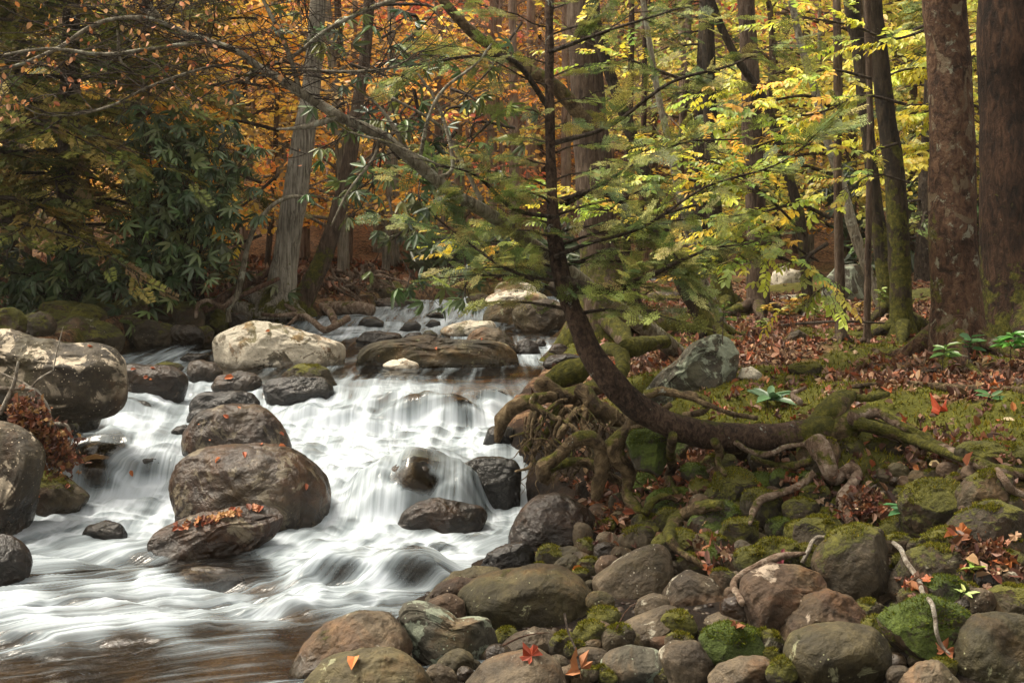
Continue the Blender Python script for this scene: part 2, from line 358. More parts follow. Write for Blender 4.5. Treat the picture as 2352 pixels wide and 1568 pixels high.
def water_z(X, Y):
    z = base_w(X, Y)
    for dx, dy, r, h, dep in DM:
        a = (Y-dy); ry = r*dep
        g = np.where(a > 0, np.exp(-(a/(ry*1.6))**2), np.exp(-(a/(ry*.7))**6))
        z = z+h*np.exp(-np.abs((X-dx)/r)**2.6)*g
    return z
# ------------------------------------------------------------------ ground
def pw(tab):
    a = np.array(tab, float); return lambda Y: np.interp(Y, a[:, 0], (a[:, 1]-CX)/F)*Y
XR = pw([(1.,300),(3,560),(4.6,700),(5.1,890),(5.5,960),(6.0,1100),(6.3,1370),(6.7,1370),(7.0,1290),(7.3,1235),(7.8,1190),(8.4,1180),(8.9,1220),(9.5,1290),(10.5,1325),(12,1345),(14,1350),(15.5,1500),(17,1600),(19,1620),(25,1640)])
XL = pw([(1.,-600),(3,-500),(5,-400),(6.5,-150),(8,-20),(9,20),(10,120),(11,200),(12,300),(12.5,470),(13.2,620),(14,800),(15,880),(16,1150),(17,1400),(18.5,1430),(25,1440)])
ctrl = [(800,1568,.0),(1100,1568,-.03),(1500,1568,.0),(1900,1568,.02),(2352,1568,.1),(3000,1568,.25),(1100,1400,-.02),(1300,1400,.02),(1500,1400,.05),(1900,1400,.1),(2352,1400,.2),(3000,1400,.3),
 (1300,1250,.03),(1450,1250,.1),(1700,1250,.2),(2000,1250,.25),(2352,1250,.35),(3000,1250,.5),(1330,1130,.16),(1500,1150,.22),(1700,1150,.32),(2000,1150,.38),(2352,1150,.48),(1250,1100,.2),
 (1450,1050,.4),(1700,1040,.5),(2000,1050,.55),(2352,1060,.62),(3000,1050,.7),(1300,1000,.42),(1500,960,.62),(1700,940,.68),(1900,960,.68),(2352,980,.72),(1230,930,.52),(1300,900,.6),(1500,850,.72),(1700,880,.73),(2000,880,.77),(2352,880,.82),(3000,880,.9),
 (1400,800,.72),(1600,780,.78),(1900,790,.82),(2352,800,.87),(3000,800,.95),(1400,740,.76),(1700,720,.85),(2000,730,.87),(2352,730,.92),(1700,690,.85),(2352,690,1.0),
 (-100,1300,.3),(-200,1000,.6),(-100,900,.6),(-300,780,.8),(0,765,.68),(0,700,.92),(150,760,.66),(300,755,.68),(300,710,.9),(300,680,1.0),(500,740,.72),(500,700,.9),(500,655,1.1),(640,715,.8),(640,690,.92),(760,700,.82),(900,690,.86),(700,650,1.1),(850,650,1.1),(-300,700,1.2)]
CP = np.array([((p-CX)/F, math.log(F*(H-z)/(r-HZ)), z) for p, r, z in ctrl])
CP = np.vstack([CP, [(u, math.log(y), z) for y, z in ((16, 1.0), (20, 1.15)) for u in (-.9, -.6, -.4, -.2, 0, .1, .3, .5, .9)]])
UT = np.linspace(-1.35, 1.35, 380); VT = np.exp(np.linspace(math.log(1.2), math.log(130), 620))
def shep(u, v, P, sv=1.0, p=3.5, eps=.03):
    out = np.zeros(u.shape); ws = np.zeros(u.shape)
    for a, b, z in P:
        d = np.sqrt((u-a)**2+((v-b)*sv)**2+eps**2)**-p; out += d*z; ws += d
    return out/ws
UU, VV = np.meshgrid(UT, VT); TX = UU*VV; TY = VV
bank = shep(UU, np.log(VV), CP)
far = np.maximum(VV-22, 0); hill = 1.1+far*.16+np.maximum(VV-34, 0)*.42+np.maximum(VV-60,0)*.2
bank = bank*(1-sst(15, 24, VV))+hill*sst(15, 24, VV)
side = np.maximum(np.abs(UU*VV)-14, 0)*.25; bank = bank+side
wz = water_z(TX, np.minimum(TY, 24.9))
inside = sst(-.02, .22, TX-XL(TY))*sst(-.02, .22, XR(TY)-TX)*(1-sst(19, 21, TY))
bed = wz-.13-.10*np.abs(fbm2(TX, TY, 2.2, 3, 5))
TZ = bank*(1-inside)+np.minimum(bed, bank)*inside
TZ = np.where(inside > .9, bed, TZ)
lump = fbm2(TX, TY, 1.8, 4, 3)*.045+fbm2(TX, TY, 7, 3, 9)*.012
TZ = TZ+lump*(1-inside*.4)*(1+sst(20, 40, VV)*2)
def ground_z(X, Y):
    X = np.asarray(X, float); Y = np.asarray(Y, float)
    fu = np.clip((X/Y-UT[0])/(UT[1]-UT[0]), 0, len(UT)-1.001); fv = np.clip((np.log(np.maximum(Y, 1.2))-math.log(1.2))/(math.log(130/1.2))*(len(VT)-1), 0, len(VT)-1.001)
    i = fu.astype(int); j = fv.astype(int); a = fu-i; b = fv-j
    return (TZ[j, i]*(1-a)+TZ[j, i+1]*a)*(1-b)+(TZ[j+1, i]*(1-a)+TZ[j+1, i+1]*a)*b
def surf(X, Y): 
    w_ = np.where(np.asarray(Y) < 20, water_z(X, np.minimum(Y, 24)), -9); return np.maximum(ground_z(X, Y), w_)
def hit(px, row): 
    Y = march(px, row, surf); return Y if Y else 60.
def pt(px, row, dz=0): 
    Y = hit(px, row); p = at(px, row, Y); p[2] += dz; return p
def moss_at(X, Y): return sst(.02, .24, fbm2(X, Y, 1.1, 4, 21)+.14*fbm2(X, Y, 8, 2, 4)+.0+.34*np.exp(-((ground_z(X, Y)-.66)/.07)**2))
gm, t = newmat('forest floor'); k = N(t); g = k.n('TexCoord'); v = g.outputs['Object']
n1 = k.noise(v, 5, 8, .7, .3); n2 = k.noise(v, 45, 5, .7); vr = k.n('TexVoronoi'); k.set(vr.inputs[0], v); vr.inputs['Scale'].default_value = 26
soil = k.ramp(n1, [(.38, (.005, .003, .002)), (.52, (.014, .008, .0045)), (.64, (.035, .020, .011))])
hsv = k.n('SeparateColor'); k.set(hsv.inputs[0], vr.outputs['Color'])
lit = k.ramp(hsv.outputs[0], [(.0, (.03, .016, .009)), (.35, (.085, .043, .022)), (.6, (.16, .092, .048)), (.85, (.24, .15, .085)), (1., (.22, .09, .03))])
c = k.mix(k.math('MULTIPLY', k.attr('litter'), k.mr(n2, .3, .55)), soil, lit)
mc = k.ramp(k.math('ADD', k.math('MULTIPLY', n2, .5), k.math('MULTIPLY', n1, .5)), [(.3, (.022, .024, .004)), (.5, (.065, .066, .009)), (.7, (.15, .145, .022))])
c = k.mix(k.attr('moss'), c, mc)
c = k.mix(k.attr('bed'), c, k.ramp(n1, [(.3, (.028, .018, .010)), (.5, (.085, .055, .028)), (.7, (.15, .10, .052))]))
b = k.bump(k.math('ADD', n1, k.math('MULTIPLY', n2, .6)), .8, .05)
k.out(k.pbr(c, .92, b, .2))
mossv = np.maximum(moss_at(TX, TY)*sst(.4, .62, TZ), sst(-.05, .2, fbm2(TX, TY, 3.1, 4, 33))*sst(.08, .2, TZ)*(1-sst(.5, .66, TZ)))*(1-inside)*(1-sst(14, 20, TY))*np.maximum(sst(.25, .6, TX-XR(TY)), sst(.60, .68, TZ))
litv = (1-inside)*sst(.45, .68, TZ+fbm2(TX, TY, 3, 2, 8)*.2)
build('ground', np.stack([TX, TY, TZ], 2).reshape(-1, 3), [grid_faces(len(UT), len(VT))], gm, None, (0, 0, 0), None,
      {'moss': mossv.ravel(), 'bed': sst(.65, .97, inside).ravel(), 'litter': np.clip(litv, 0, 1).ravel()})['kind'] = 'structure'
# ------------------------------------------------------------------ water sheet
uw = np.linspace(-.62, .30, 620); vw = np.exp(np.linspace(math.log(2.6), math.log(20), 1300))
U2, V2 = np.meshgrid(uw, vw); WX = U2*V2; WY = V2; WZ0 = water_z(WX, WY)
pxq = CX+U2*F; rowq = HZ+(H-WZ0)/V2*F
foamc = [(300,795,.05),(200,790,.0),(420,815,.55),(340,825,.5),(480,800,.2),(550,850,.15),(700,860,.25),(850,850,.16),(850,865,.3),(1000,858,.2),(1000,872,.35),(1150,868,.3),(1200,858,.15),(1250,800,.8),(1290,830,.2),(1240,825,.5),(700,850,.3),(760,805,.1),(620,842,.25),
 (800,765,.85),(900,748,.8),(1000,745,.75),(840,785,.3),(1050,765,.4),(900,722,.6),(1000,722,.6),(950,735,.6),(1250,765,.1),(1200,760,.1),(1270,785,.3),(820,740,.5),
 (750,882,.55),(850,878,.6),(900,890,.85),(1000,885,.75),(1100,890,.45),(1180,885,.5),(650,930,1),(720,950,1),(900,970,1),(1100,960,1),(1180,920,.9),(900,1030,1),(1050,1020,1),(750,1020,.95),(830,1000,.95),(700,1000,1),(780,1060,.95),(900,1070,.85),
 (800,1120,.8),(860,1160,.85),(780,1180,.9),(955,1085,.2),(960,1100,.12),(940,1112,.2),(900,1130,.8),(950,1140,.8),(1040,1120,.85),(1000,1075,.8),(1000,1215,1),(1100,1210,.95),(1150,1175,1),(900,1230,1),(750,1270,1),(1050,1250,.97),(1140,1255,.6),(850,1270,1),(1205,1100,.75),(1260,1280,.05),(1340,1290,.02),
 (690,1300,.85),(650,1250,.85),(500,1285,.1),(420,1300,.12),(570,1300,.25),(520,1330,.4),(600,1345,.4),(350,1285,.45),(200,1190,1),(300,1165,1),(360,1190,1),(100,1220,.97),(150,1260,.7),(250,1265,.7),(60,1300,.55),(130,1325,.5),(220,1320,.35),(300,1335,.25),(150,1350,.3),
 (400,1375,.8),(330,1340,.85),(250,1390,.75),(180,1400,.7),(100,1420,.85),(40,1400,.9),(550,1385,.85),(450,1395,.75),(700,1375,1),(850,1385,.95),(920,1395,.7),(775,1318,.35),(790,1340,.45),(940,1320,.3),(950,1345,.55),(860,1350,.85),(640,1400,.8),(500,1425,.5),(700,1425,.35),(350,1425,.75),(200,1440,.7),(100,1460,.6),(20,1480,.5),(700,1460,.03),
 (300,1480,.15),(500,1460,.1),(150,1500,.25),(50,1530,.12),(300,1530,.0),(600,1520,0),(200,1568,0),(850,1440,.15),(870,1420,.3),(500,1568,0),(0,1600,0),(400,1700,0),(-300,1500,.3),(-300,1300,.6),
 (380,915,1),(420,890,.9),(560,915,.9),(330,925,.35),(300,950,.5),(290,970,.9),(250,985,.85),(350,985,.8),(400,1000,.6),(250,1010,.35),(200,1020,.35),(330,1040,.9),(250,1045,.7),(215,1075,.22),(230,1105,.25),(150,1075,.6),(170,1110,.55),(290,1100,.85),(340,1080,.45),(330,1120,.9),(290,1145,1),(250,1150,.9)]
fo = np.zeros(pxq.shape); ws = np.zeros(pxq.shape)
for a, b_, z in foamc:
    asp = 1.0 if b_ > 1000 else 1.9
    d2 = ((pxq-a)/100)**2+((rowq-b_)/100*asp*1.9)**2+.02; dd = d2**-2; fo += dd*z; ws += dd
fo = fo/ws
fo = np.where(WY > 15.5, .7, fo)
for dx, dy, r, h, dep in DM:
    if h > .045: fo = fo-.5*np.exp(-(((WX-dx)/(r*.55))**2+((WY-dy-.02)/(r*dep*.7))**2))*sst(.04, .12, h)
# faster, steeper water is whiter; the crests above hidden boulders stay glassy
sl_ = np.abs(np.gradient(WZ0, axis=0)/np.gradient(WY, axis=0)); fo = fo+np.clip(sl_-.35, 0, .6)*.25
# flow coordinate: streamlines run to the viewer and swing left in the lower pool
ky = np.linspace(2.5, 20, 400); kk = 2.6*(1-sst(5.6, 7.0, ky)); G_ = np.concatenate([[0], np.cumsum((kk[1:]+kk[:-1])/2*np.diff(ky))])
psi = WX-np.interp(WY, ky, G_); sc_ = np.sqrt(1+np.interp(WY, ky, kk)**2); psi_n = WX-np.interp(WY, ky, G_)
warp = fbm2(WX, WY, 1.3, 2, 41)*.06; 
fan = np.zeros(psi.shape)
for dx, dy, r, h, dep in DM:
    e = np.exp(-(((WX-dx)/(r*1.3))**2+((WY-dy+.1)/(r*1.3))**2)); fan += -(WX-dx)*.45*e
along = WY+WX*.35*(1-sst(5.6, 7, WY))
P3 = np.stack([(psi+warp+fan).ravel()*1.0, (along*.26).ravel(), WZ0.ravel()*.4], 1)
low = 1-sst(5.7, 6.9, WY)
turb = fbm2(WX*.75+WY*.1, WY*1.9, 2.4, 4, 61); st1 = fbm(P3*np.array([9, 1.8, 1]), 3, 71).reshape(psi.shape); st2 = fbm(P3*np.array([30, 3, 1]), 3, 77).reshape(psi.shape)
ridge = 1-np.abs(turb)*2
amp = .012+.028*np.clip(fo, 0, 1)
bil_ = np.abs(fbm2(WX*.8+psi*.3, WY*1.5, 6, 3, 91, .5)); white = sst(.6, .95, fo)
WZ = WZ0+bil_*.024*white+(turb*.9+ridge*.22*low)*amp*(1+low*.6)+st1*.012*np.clip(fo*1.5, .15, 1)+st2*.003
calm = sst(8.9, 9.6, WY)*(1-sst(12, 13, WY)); WZ = WZ*(1-calm)+(WZ0+turb*.008+st1*.004)*calm
fo2 = fo+turb*.16*(.3+low)+st1*.13-bil_*.42*white+.04*white
edge = np.minimum(WX-XL(WY), XR(WY)-WX); fo2 = np.where(WY < 19, fo2, fo2)
wm, t = newmat('stream water'); k = N(t)
flow = k.attr('flow', 'Vector'); mp = k.n('Mapping'); k.set(mp.inputs[0], flow); mp.inputs['Scale'].default_value = (34, 5.5, 1.5)
mp2 = k.n('Mapping'); k.set(mp2.inputs[0], flow); mp2.inputs['Scale'].default_value = (10, 3.2, 1)
mp3 = k.n('Mapping'); k.set(mp3.inputs[0], flow); mp3.inputs['Scale'].default_value = (95, 9, 2)
s1 = k.noise(mp.outputs[0], 1, 3, .55, .3); s2 = k.noise(mp2.outputs[0], 1, 4, .55, .5); s3 = k.noise(mp3.outputs[0], 1, 2, .5)
f = k.attr('foam')
str_ = k.math('ADD', k.math('MULTIPLY', k.math('SUBTRACT', s1, .5), .5), k.math('ADD', k.math('MULTIPLY', k.math('SUBTRACT', s2, .5), 1.05), k.math('MULTIPLY', k.math('SUBTRACT', s3, .5), .2)))
cs = k.mr(f, .6, 1.0, 1., .6); fm = k.mr(k.math('ADD', f, k.math('MULTIPLY', k.math('MULTIPLY', str_, k.math('MULTIPLY', k.mr(f, 0., .35, .35, 1.), k.mr(k.attr('steep'), 0., 1., .35, 1.))), cs)), .14, 1.02)
fcol = k.mix(k.mr(k.math('ADD', f, str_), .55, 1.15), (.36, .42, .46), (.64, .70, .77))
df = k.n('BsdfDiffuse'); k.set(df.inputs[0], fcol); tl = k.n('BsdfTranslucent'); k.set(tl.inputs[0], fcol)
fs = k.n('MixShader'); fs.inputs[0].default_value = .3; k.set(fs.inputs[1], df.outputs[0]); k.set(fs.inputs[2], tl.outputs[0])
bmp = k.bump(k.math('ADD', s2, k.math('MULTIPLY', s1, .5)), .35, .03)
k.set(df.inputs['Normal'], k.bump(k.math('ADD', s2, k.math('MULTIPLY', s1, .7)), .35, .03))
tp = k.n('BsdfTransparent'); tp.inputs[0].default_value = (.74, .66, .52, 1)
gl = k.n('BsdfGlossy'); gl.inputs['Roughness'].default_value = .13; k.set(gl.inputs['Normal'], bmp)
fr = k.n('Fresnel'); fr.inputs[0].default_value = 1.33; k.set(fr.inputs['Normal'], bmp)
ws_ = k.n('MixShader'); k.set(ws_.inputs[0], k.math('MULTIPLY', fr.outputs[0], 1.0, clamp=True)); k.set(ws_.inputs[1], tp.outputs[0]); k.set(ws_.inputs[2], gl.outputs[0])
al = k.n('MixShader'); k.set(al.inputs[0], fm); k.set(al.inputs[1], ws_.outputs[0]); k.set(al.inputs[2], fs.outputs[0])
k.out(al.outputs[0])
build('water', np.stack([WX, WY, WZ], 2).reshape(-1, 3), [grid_faces(len(uw), len(vw))], wm, None, (0, 0, 0), None,
      {'foam': fo2.ravel(), 'flow': P3, 'steep': np.clip(sst(.12, .5, sl_)+low*.8+sst(9, 9.5, WY), 0, 1).ravel()})['kind'] = 'structure'
# ------------------------------------------------------------------ boulders
import bmesh
def ico(n):
    b = bmesh.new(); bmesh.ops.create_icosphere(b, subdivisions=n, radius=1)
    V = np.array([v.co[:] for v in b.verts]); Fc = np.array([[v.index for v in f.verts] for f in b.faces]); b.free(); return V, Fc
ICO = {n: ico(n) for n in (3, 4, 5, 6)}
def outline(poly, cx, cy, m=160):
    P = np.array(poly, float)-[cx, cy]; P[:, 1] *= -1; Q = np.vstack([P, P[:1]])
    th = np.arange(m)/m*2*math.pi; out = np.zeros(m)
    for i, a in enumerate(th):
        d = np.array([math.cos(a), math.sin(a)]); best = 0
        for p, q in zip(Q[:-1], Q[1:]):
            e = q-p; den = d[0]*e[1]-d[1]*e[0]
            if abs(den) < 1e-9: continue
            t_ = (p[0]*e[1]-p[1]*e[0])/den; s_ = (p[0]*d[1]-p[1]*d[0])/den
            if t_ > 0 and -1e-6 <= s_ <= 1+1e-6: best = max(best, t_)
        out[i] = best
    k_ = np.exp(-np.linspace(-1.6, 1.6, 9)**2); k_ /= k_.sum()
    return np.convolve(np.concatenate([out[-4:], out, out[:4]]), k_, 'valid')
TUFTS = []; POLYS = []
def inpoly(x, y):
    for P_q in POLYS:
        c = False; n = len(P_q); j = n-1
        for i in range(n):
            (xi, yi), (xj, yj) = P_q[i], P_q[j]
            if (yi > y) != (yj > y) and x < (xj-xi)*(y-yi)/(yj-yi)+xi: c = not c
            j = i
        if c: return True
    return False
def rock(name, label, mat, poly, cat=None, Y=None, depth=.8, facet=0, lumpy=1., seed=None, water=False, sink=.3, group=None, base=None, wetl=None, box=.8):
    seed = seed if seed is not None else len(POLYS)*7+3
    a = np.array(poly, float); x0, x1 = a[:, 0].min(), a[:, 0].max(); y0, y1 = a[:, 1].min(), a[:, 1].max(); w_, h_ = x1-x0, y1-y0
    cx, cy = (x0+x1)/2, (y0+y1)/2
    if Y is None:
        bx = a[np.argmax(a[:, 1])][0]; bx = .5*bx+.5*cx
        Yh = hit(min(max(bx, -600), 2900), base or y1); Y = Yh+.42*depth*.5*(w_+h_)/2/F*Yh
    if water or sink:
        s_ = (.45 if sink == .3 else sink) if water else sink
        a = a.copy(); low = np.clip((a[:, 1]-(y1-.35*h_))/(.35*h_), 0, 1); a[:, 1] += low*s_*h_; cy = (y0+a[:, 1].max())/2
    POLYS.append([tuple(q) for q in poly])
    px = F/Y; Rr = outline(a, cx, cy)/px
    size = .5*(w_+h_)/2/px; D = size*depth*1.0
    big = w_*h_ > 9000; V, Fc = ICO[6 if w_ > 110 else 5 if w_ > 40 else 4]
    V = V.copy(); r2 = np.random.RandomState(seed)
    V0 = V.copy()
    th = np.arctan2(V[:, 2], V[:, 0]) % (2*math.pi); m = len(Rr); f_ = th/(2*math.pi)*m; i = f_.astype(int) % m; fr_ = f_-np.floor(f_)
    rad = Rr[i]*(1-fr_)+Rr[(i+1) % m]*fr_
    rho = np.sqrt(np.clip(1-V[:, 1]**2, 0, 1)); dy = V[:, 1]
    # random slab cuts in unit space give planes and shoulders
    U = np.stack([V0[:, 0], dy, V0[:, 2]], 1)
    rho_b = rho**box
    P = np.stack([rho_b*rad*np.cos(th), np.sign(dy)*np.abs(dy)**1.0*D, rho_b*rad*np.sin(th)], 1)
    nf = facet or 4
    for q in range(nf):
        nn = r2.normal(size=3)*[.75, 1, .75]; nn[1] = -abs(nn[1])-.75; nn /= np.linalg.norm(nn)
        pr = P@nn; lim = np.max(pr)*(r2.uniform(.62, .8) if facet else r2.uniform(.74, .9)); ex = np.maximum(pr-lim, 0)
        P = P-nn[None]*(ex*(.93 if facet else .72))[:, None]
    off = r2.uniform(-50, 50, 3)
    n_ = fbm(V0*1.1+off, 3, seed)*.075*lumpy+(.35-np.abs(fbm(V0*3.2+off, 4, seed+5)))*.045*lumpy+fbm(V0*15+off, 3, seed+9)*.007*lumpy
    if facet: n_ += .03*np.abs(fbm(V0*3+off, 2, seed+3))
    nrm = V0*np.array([1, 1/max(.3, depth), 1]); nrm /= np.linalg.norm(nrm, axis=1)[:, None]
    P = P+nrm*(n_*size)[:, None]
    c = np.array([(cx-CX)/px, Y, H-(cy-HZ)/px])
    Wd = P+c
    wet = np.zeros(len(P))
    wl = water_z(Wd[:, 0], np.minimum(Wd[:, 1], 24)) if water else None
    if water:
        hgt = Wd[:, 2]-wl; lim = (wetl*1.5+.02 if wetl is not None else .11); wet = 1-sst(lim*.35, lim, hgt+fbm(V0*3+off, 3, seed+2)*lim*.35)
    o = build(name, Wd, [Fc], RM[mat], None, tuple(c), None, {'wet': wet})
    tag(o, label, cat or name.split('_')[-1], group); 
    if mat in ('moss', 'mossy', 'green') and Y < 9.5 and w_ > 38:
        up = nrm[:, 2]; mk = (up+.35*fbm(V0*2.3+off, 3, seed+4) > (.85 if mat == 'mossy' else .6 if mat == 'moss' else .5))*(wet < .2); ix = np.nonzero(mk)[0]
        if len(ix) > 20:
            r3 = np.random.RandomState(seed+1); m_ = int(min(2600, 90+w_*h_*.16)); ix = ix[r3.randint(0, len(ix), m_)]; jt = r3.normal(0, size*.03, (m_, 3)); jt[:, 2] = -np.abs(jt[:, 2])*.4
            TUFTS.append((o, c, Wd[ix]+jt, nrm[ix], mat == 'green', m_))
    return o
def oval(cx, cy, w_, h_, tilt=0, n=14, sq=.9):
    out = []
    for i in range(n):
        a = i/n*2*math.pi; x = math.copysign(abs(math.cos(a))**sq, math.cos(a))*w_/2; y = math.copysign(abs(math.sin(a))**sq, math.sin(a))*h_/2
        c_, s_ = math.cos(R(tilt)), math.sin(R(tilt)); out.append((cx+x*c_-y*s_, cy+x*s_+y*c_))
    return out
G1 = 'boulders standing in the stream'
def wr(label, mat, poly, **kw): return rock('boulder' if kw.pop('big', True) else 'rock', label, mat, poly, water=True, group=G1, **kw)
wr('huge flat-topped boulder at the left edge, lit top painted pale, dark below', 'bigleft', [(-170,805),(-60,772),(0,766),(35,767),(75,779),(150,788),(235,791),(258,803),(275,822),(287,845),(291,890),(288,925),(270,945),(200,960),(60,965),(-170,970)], depth=.6, base=955, seed=5, wetl=.06, sink=.06)
wr('mossy brown boulder cut by the left edge beside the clump of dead leaves', 'bigleft', [(-140,975),(-60,950),(-10,962),(40,978),(72,1000),(98,1030),(99,1052),(84,1110),(62,1160),(25,1212),(0,1238),(-140,1245)], depth=.8, base=1235, wetl=.16)
wr('low mossy boulder with a wet shining slope of water on its right shoulder', 'mossy', [(50,1178),(68,1143),(85,1100),(103,1080),(144,1092),(190,1127),(205,1142),(165,1168),(147,1176),(85,1184)], depth=.8, wetl=.05)
wr('small glossy purple-brown rock at the left edge in the lower pool', 'dark', [(-70,1225),(0,1226),(25,1232),(50,1255),(72,1295),(60,1325),(0,1345),(-70,1345)], depth=.9, big=False, wetl=.25)
wr('rounded brown rock tucked under the right end of the huge left boulder', 'mossy', [(110,945),(125,927),(160,918),(205,922),(228,935),(232,957),(215,980),(150,988),(112,972)], depth=.9, big=False, wetl=.04)
wr('small round brown stone beside the clump of dead leaves', 'mossy', [(122,985),(128,965),(150,953),(168,960),(182,985),(180,1000),(150,1004),(125,1000)], depth=.9, big=False)
wr('smooth dark boulder with a saddle top right of the huge left boulder', 'dark', [(284,840),(300,833),(330,838),(370,838),(400,843),(425,858),(432,880),(420,900),(380,908),(300,900),(284,884)], depth=.8, wetl=.05)
wr('little pale-topped stone peeping over the smooth dark saddle boulder', 'mossy', [(340,842),(370,832),(410,833),(427,846),(380,856)], big=False, wetl=.02)
wr('round dark brown rock at the lip of the left fall', 'dark', [(428,852),(435,832),(460,825),(495,833),(514,852),(510,866),(470,880),(435,870)], depth=.9, big=False, wetl=.03)
wr('rounded dark rock with one orange leaf on it', 'dark', [(484,885),(500,862),(545,852),(585,856),(602,875),(592,897),(500,899)], depth=.8, big=False, wetl=.03)
wr('blunt black glistening rock at the top of the main cascade', 'black', [(608,898),(612,877),(630,867),(680,861),(720,862),(748,867),(765,888),(768,908),(700,920),(620,916)], depth=.7, big=False)
wr('moss-topped dark rock behind the black glistening rock', 'mossy', [(646,860),(680,838),(725,835),(755,848),(778,880),(760,890),(650,874)], depth=.8, big=False, wetl=.03)
wr('black hump-backed rock just above the mid-stream brown boulder', 'black', [(438,935),(445,913),(470,900),(500,904),(545,895),(580,902),(599,928),(570,950),(450,955)], depth=.6, big=False)
wr('smooth purple-black stone at the left shoulder of the mid-stream brown boulder', 'black', [(427,962),(437,943),(460,937),(490,940),(502,957),(470,975),(432,973)], depth=.8, big=False)
wr('tiny black stone left of the mid-stream brown boulder', 'black', [(393,990),(405,980),(425,975),(442,980),(440,998),(400,1000)], big=False)
wr('peaked brown boulder with a mossy ledge near its top in mid stream', 'brown', [(420,1020),(424,1000),(435,980),(465,948),(510,931),(560,929),(590,930),(612,942),(640,968),(660,995),(668,1015),(664,1037),(560,1054),(430,1050)], depth=.75, seed=77, wetl=.07)
wr('largest round brown boulder in the middle of the falls', 'brown', [(386,1115),(388,1085),(410,1062),(450,1043),(510,1028),(590,1021),(640,1023),(690,1045),(728,1080),(750,1110),(754,1138),(745,1172),(725,1196),(690,1208),(600,1213),(440,1205),(405,1175)], depth=.85, seed=31, wetl=.10)
wr('long dark slab with a strip of orange leaves along its top', 'brown', [(342,1236),(360,1218),(440,1190),(520,1170),(600,1158),(632,1157),(647,1172),(649,1205),(635,1232),(560,1252),(480,1270),(400,1272),(362,1262)], depth=.6, facet=5, seed=43, wetl=.05)
wr('small black dome of rock surrounded by white water', 'black', [(186,1224),(200,1206),(240,1194),(275,1203),(293,1224),(285,1236),(200,1236)], depth=.8, big=False)
wr('big white lichen-blotched boulder in the upper pool', 'pale', [(486,790),(492,768),(520,759),(548,750),(575,740),(590,738),(640,743),(700,762),(760,782),(800,799),(806,818),(795,834),(700,842),(495,840)], depth=.6, seed=12, wetl=.035)
wr('long low boulder with a mossy top across the upper pool', 'olive', [(815,826),(835,795),(870,785),(930,780),(1000,777),(1060,782),(1130,784),(1165,792),(1188,812),(1194,832),(1160,842),(900,842),(830,840)], depth=.4, seed=15, wetl=.04)
wr('small pale flat stone in front of the long mossy boulder', 'pale', [(876,838),(900,826),(930,823),(960,834),(965,846),(900,848)], big=False, wetl=.01, seed=66)
wr('rounded grey boulder behind the right end of the long mossy boulder', 'grey', [(1070,785),(1085,762),(1110,750),(1145,753),(1175,775),(1195,800),(1190,815),(1080,812)], depth=.8)
wr('pale flat rock topped with moss in the upper riffle', 'pale', [(1008,755),(1040,742),(1085,738),(1130,737),(1142,750),(1120,768),(1020,772)], depth=.7, wetl=.02)
wr('dark round stone right of the grey boulder in the upper stream', 'dark', [(1186,805),(1190,785),(1210,776),(1235,788),(1242,806),(1220,814)], big=False)
wr('tiny dark stone at the far right of the upper pool', 'dark', [(1226,792),(1235,777),(1250,779),(1255,790),(1245,796)], big=False)
wr('wet dark flat rock in the upper riffle left of the pale flat rock', 'dark', [(813,780),(835,762),(870,760),(920,766),(925,780),(850,786)], big=False)
wr('small moss-capped stone behind the long mossy boulder', 'mossy', [(962,775),(975,760),(990,757),(1005,768),(1003,780)], big=False)
wr('small brown stone behind the long mossy boulder', 'brown', [(922,776),(940,764),(965,762),(975,773),(960,782)], big=False)
wr('black lump in the far riffle nearest the root log', 'black', [(820,745),(835,729),(860,727),(882,740),(880,752)], big=False)
wr('black lump in the far riffle with a little veil of water', 'black', [(915,756),(930,740),(955,738),(968,748),(960,760)], big=False)
wr('flat dark stone in the far riffle below the hanging leaves', 'black', [(970,748),(990,734),(1012,738),(1014,750)], big=False)
wr('brown stone on the far lip of the riffle', 'dark', [(975,725),(990,715),(1015,718),(1022,728)], big=False)
wr('dark rock at the right lip of the upper pool under the bent trunk', 'dark', [(1245,835),(1262,818),(1300,810),(1340,820),(1335,842),(1270,846)], big=False)
wr('dark wedge rock below the small white spill on the right', 'dark', [(1258,805),(1270,790),(1290,788),(1308,800),(1300,812)], big=False)
wr('squarish black rock with water running off its right side', 'black', [(1058,1088),(1066,1062),(1098,1048),(1150,1046),(1185,1058),(1197,1085),(1197,1140),(1185,1160),(1120,1160),(1085,1118)], depth=.7, seed=91)
wr('flat brown rock with a black underside at the foot of the main fall', 'dark', [(913,1203),(930,1175),(960,1152),(1010,1145),(1060,1153),(1105,1163),(1128,1185),(1110,1203),(1050,1215),(960,1217)], depth=.6, seed=93, wetl=.03)
wr('black rock under the tip of the drooping root', 'black', [(1108,1012),(1120,985),(1145,973),(1180,982),(1190,1018)], big=False)
wr('large dark glossy boulder where the pool meets the root bank', 'dark', [(1158,1256),(1175,1215),(1200,1175),(1232,1140),(1280,1136),(1310,1145),(1350,1170),(1372,1195),(1350,1228),(1290,1260),(1230,1268)], depth=.8, seed=101, wetl=.2)
wr('black wedge-shaped rock in the little backwater', 'black', [(1086,1308),(1120,1270),(1150,1255),(1205,1242),(1230,1262),(1237,1292),(1200,1312),(1120,1318)], depth=.7, facet=4, big=False)
wr('egg-shaped brown stone by the backwater under the leaf litter', 'grey', oval(1330,1230,68,66,10), depth=.8, big=False, wetl=.05)
wr('broad grey rock sloping into the calm water at bottom centre', 'grey', [(660,1520),(700,1480),(760,1430),(820,1404),(890,1410),(930,1440),(945,1495),(850,1548),(700,1552)], depth=.8, seed=133, wetl=.05)
